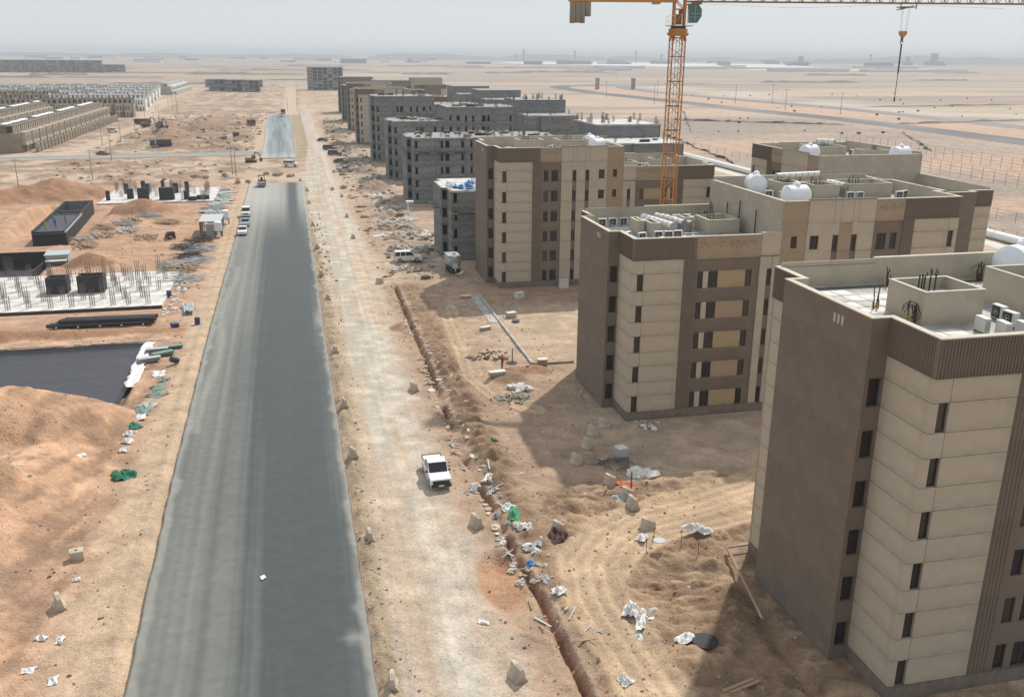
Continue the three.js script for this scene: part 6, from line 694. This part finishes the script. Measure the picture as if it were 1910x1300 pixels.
{
  const src = { a: house(M.villa, M.villaL, M.villaD, true), b: house(M.villa, M.villaL, M.villaD, true, false), w: house(M.villaW, M.villaW, M.villaG, true, false), g: house(M.villaG, M.villaW, M.villaG, true, false) };
  const put = (k, x, z, ry, label, group) => { const c = src[k].clone(); c.name = numbered('terrace_house'); c.position.set(x, 0, z); c.rotation.y = ry; c.userData = { label, category: 'house', group }; scene.add(c); };
  for (let i = 0; i < 16; i++) put(i % 4 === 3 ? 'b' : 'a', -94.2, -383 - i * 10.8, 0, i ? 'beige terrace house with arched garden gates facing the sandy field' : 'end terrace house with a blank brown side wall by the side road', i ? 'front row of beige terrace houses' : undefined);
  for (let i = 0; i < 16; i++) put(i % 4 === 2 ? 'b' : 'a', -124, -390 - i * 10.8, 0, 'beige terrace house in the second row behind the field-side houses', 'second row of beige houses');
  for (let i = 0; i < 14; i++) put('a', -156, -430 - i * 10.8, 0, 'beige terrace house in the third row from the sandy field', 'third row of beige houses');
  for (let i = 0; i < 10; i++) put('b', -96 - i * 10.8, -578, -Math.PI / 2, 'beige terrace house in the row standing across the ends of the others', 'cross row of beige houses');
  for (let r = 0; r < 5; r++) for (let i = 0; i < 15; i++) put(i < 3 ? 'w' : r < 2 && i > 4 ? 'b' : (r + (i >> 2)) % 2 ? 'g' : 'w', -98 - i * 12 - r * 4, -640 - r * 48, -Math.PI / 2, i < 3 ? 'white plastered terrace house at a row end near the dirt road' : 'far pale terrace house among the rows beyond the beige ones', i < 3 ? 'white end houses' : 'far pale terrace houses');
  for (let i = 0; i < 12; i++) put(i % 2 ? 'w' : 'g', -100, -890 - i * 11, 0, 'white terrace house in the last row along the dirt road', 'last white row');
}
// ---------- far blocks and skyline ----------
function farBlock(label, x, z, w, d, h, n, group, m = M.conc) { const t = thing('concrete_frame_building', label, 'building', x, 0, z, 0, group), fh = h / n; part(t, 'inner_walls', uvBox(w - 2.4, h - 0.5, d - 2.4, 0, h / 2 - 0.3, 0), M.concJoint); for (let f = 0; f <= n; f++) part(t, 'floor_slab', boxG(w, 0.55, d), m, 0, Math.max(0.3, f * fh - 0.27), 0); const c = Math.round(w / 5), cg = uvBox(0.9, h, 0.7, 0, h / 2, 0); for (let i = 0; i <= c; i++) part(t, 'column', cg, m, -w / 2 + 0.45 + i * (w - 0.9) / c, 0, d / 2 - 0.36); const c2 = Math.max(2, Math.round(d / 6)); for (let i = 1; i < c2; i++) part(t, 'column', cg, m, w / 2 - 0.46, 0, -d / 2 + i * d / c2); for (let f = 0; f < n; f++) for (let i = 0; i < c; i += 1 + Math.floor(rnd() * 4)) part(t, 'infill_panel', boxG((w - 0.9) / c - 1, fh - 1.3, 0.2), m, -w / 2 + 0.45 + (i + 0.5) * (w - 0.9) / c, f * fh + fh / 2 - 0.5, d / 2 - 0.5); return t; }
for (let i = 0; i < 6; i++) farBlock('long grey concrete frame block far beyond the terrace houses', -500 + i * 38, -1840, 36, 20, i === 5 ? 14 : 21, i === 5 ? 3 : 5, 'far frame blocks beyond the terraces');
for (let i = 0; i < 3; i++) farBlock('low grey frame block in the field beyond the soil heaps', -72 + i * 17, -985 + i * 14, 15, 26, 11, 3, 'low frame blocks in the field');
farBlock('pale grey many-windowed block closing the view at the end of the track', 33, -1000, 36, 17, 22.6, 7, undefined, M.concC);
farBlock('low dark frame block left of the far asphalt end', -62, -1090, 60, 14, 8, 2);
{
  const low = (x, z, w, h, d, m, roofm, label, group) => { const t = thing('distant_building', label, 'building', x, 0, z, 0, group); part(t, 'walls', uvBox(w, h, d, 0, h / 2, 0), m); part(t, 'roof', uvBox(w * 1.03, h * 0.12, d * 1.03, 0, h * 1.05, 0), roofm); };
  for (let i = 0; i < 70; i++) { const z = rr(-6200, -3600), x = rr(-0.28, 0.85) * -z, w = rr(20, 120); low(x, z, w, rr(5, 15), rr(15, 50), i % 4 ? M.farB : M.farW, i % 5 ? M.farB : M.farW, 'tiny low building on the hazy horizon plain', 'low buildings on the horizon plain'); }
  for (let i = 0; i < 12; i++) { const z = rr(-3100, -2200), x = rr(0.28, 0.75) * -z; low(x, z, rr(60, 220), rr(5, 9), rr(20, 40), M.farW, M.farW, 'long white shed on the far desert', 'long white sheds'); }
  for (const [px, z, h] of [[0.243, -5200, 62], [0.30, -5600, 55], [0.37, -5400, 60], [0.40, -5000, 40], [0.66, -5000, 50], [0.235, -6000, 40]]) { const t = thing('water_tower', 'slim water tower standing on the hazy horizon', 'tower', -z * px, 0, z, 0, 'horizon towers'); part(t, 'shaft', new THREE.CylinderGeometry(4, 5, h, 10).translate(0, h / 2, 0), M.farB); part(t, 'bowl', new THREE.CylinderGeometry(9, 5, 12, 12).translate(0, h - 2, 0), M.farB); }
  for (const [px, z, h, w] of [[0.745, -4200, 58, 26], [0.57, -4600, 40, 22], [0.71, -4300, 40, 14]]) { const t = thing('distant_tower', 'blocky tower rising from the hazy ridge on the desert horizon', 'tower', -z * px, 0, z, 0, 'blocky horizon towers'); part(t, 'shaft', uvBox(w, h, w, 0, h / 2, 0), M.farB); part(t, 'base', uvBox(w * 3, h * 0.35, w * 2, 0, h * 0.17, 0), M.farB); }
  const ridge = (name, P, dep, m) => { const pos = [], idx = []; P.forEach(([x, z, h], i) => { pos.push(x, -2, z + dep, x, h, z, x, -2, z - dep); if (i) { const k = i * 3; idx.push(k - 3, k, k - 2, k - 2, k, k + 1, k - 2, k + 1, k - 1, k - 1, k + 1, k + 2); } }); const g = new THREE.BufferGeometry(); g.setAttribute('position', new THREE.Float32BufferAttribute(pos, 3)); g.setAttribute('uv', new THREE.Float32BufferAttribute(new Float32Array(pos.length / 3 * 2), 2)); g.setIndex(idx); g.computeVertexNormals(); m.side = THREE.DoubleSide; struct(name, g, m); };
  const hm = mat([0.10, 0.105, 0.10]), line = (a, b, z, h0, s) => Array.from({ length: 60 }, (_, i) => { const t = i / 59; return [lerp(a, b, t), z + 200 * fbm(t * 6, s, 2), h0 * (0.35 + fbm(t * 9 + s, s, 4) * 1.1) * sstep(0, 0.08, t) * (1 - sstep(0.92, 1, t))]; });
  ridge('hill', line(2900, 6500, -5200, 42, 3), 300, hm); ridge('hill', line(400, 2600, -6400, 34, 7), 300, hm); ridge('hill', line(-3000, 600, -7200, 26, 11), 300, hm); ridge('hill', line(2300, 4300, -6500, 30, 15), 300, hm);
  const bm = mat([0.15, 0.115, 0.095]); for (let i = 0; i < 34; i++) { const z = -1150 - 2300 * Math.pow(rnd(), 1.3), x = rr(-0.3, 0.8) * -z, L = rr(60, 260) * (-z / 1800), hh = rr(1.5, 4); ridge('earth_berm', Array.from({ length: 14 }, (_, k) => [x + (k / 13 - 0.5) * L, z + rr(-4, 4), hh * (0.5 + 0.7 * rnd()) * (k === 0 || k === 13 ? 0.1 : 1)]), 9, bm); }
  for (const [x0, z0, x1, z1] of [[190, -430, 262, -610], [150, -300, 172, -420], [250, -330, 300, -420], [215, -520, 300, -470], [330, -470, 560, -520], [420, -640, 800, -700]]) ridge('earth_berm', Array.from({ length: 30 }, (_, k) => [lerp(x0, x1, k / 29) + rr(-1, 1), lerp(z0, z1, k / 29), (0.3 + 1.1 * rnd()) * (k === 0 || k === 29 ? 0.1 : 1)]), 1.6, bm);
  const flat = (name, P, y, m) => { const s = new THREE.Shape(); P.forEach(([x, z], i) => (i ? s.lineTo(x, -z) : s.moveTo(x, -z))); struct(name, new THREE.ShapeGeometry(s).rotateX(-Math.PI / 2).translate(0, y, 0), m); };
  flat('salt_flat', [[900, -3900], [1250, -3100], [1900, -3150], [2300, -4300], [1500, -5200], [1000, -4700]], 0.8, mat([0.62, 0.64, 0.64])); flat('salt_flat', [[1150, -2500], [1500, -2350], [2050, -2480], [1500, -2700]], 0.7, mat([0.58, 0.57, 0.55]));
}
// ---------- done ----------
shade(scene);
let meshes = 0; scene.traverse((o) => { if (o.isMesh) meshes++; }); console.log('meshes', meshes);
renderer.render(scene, camera);
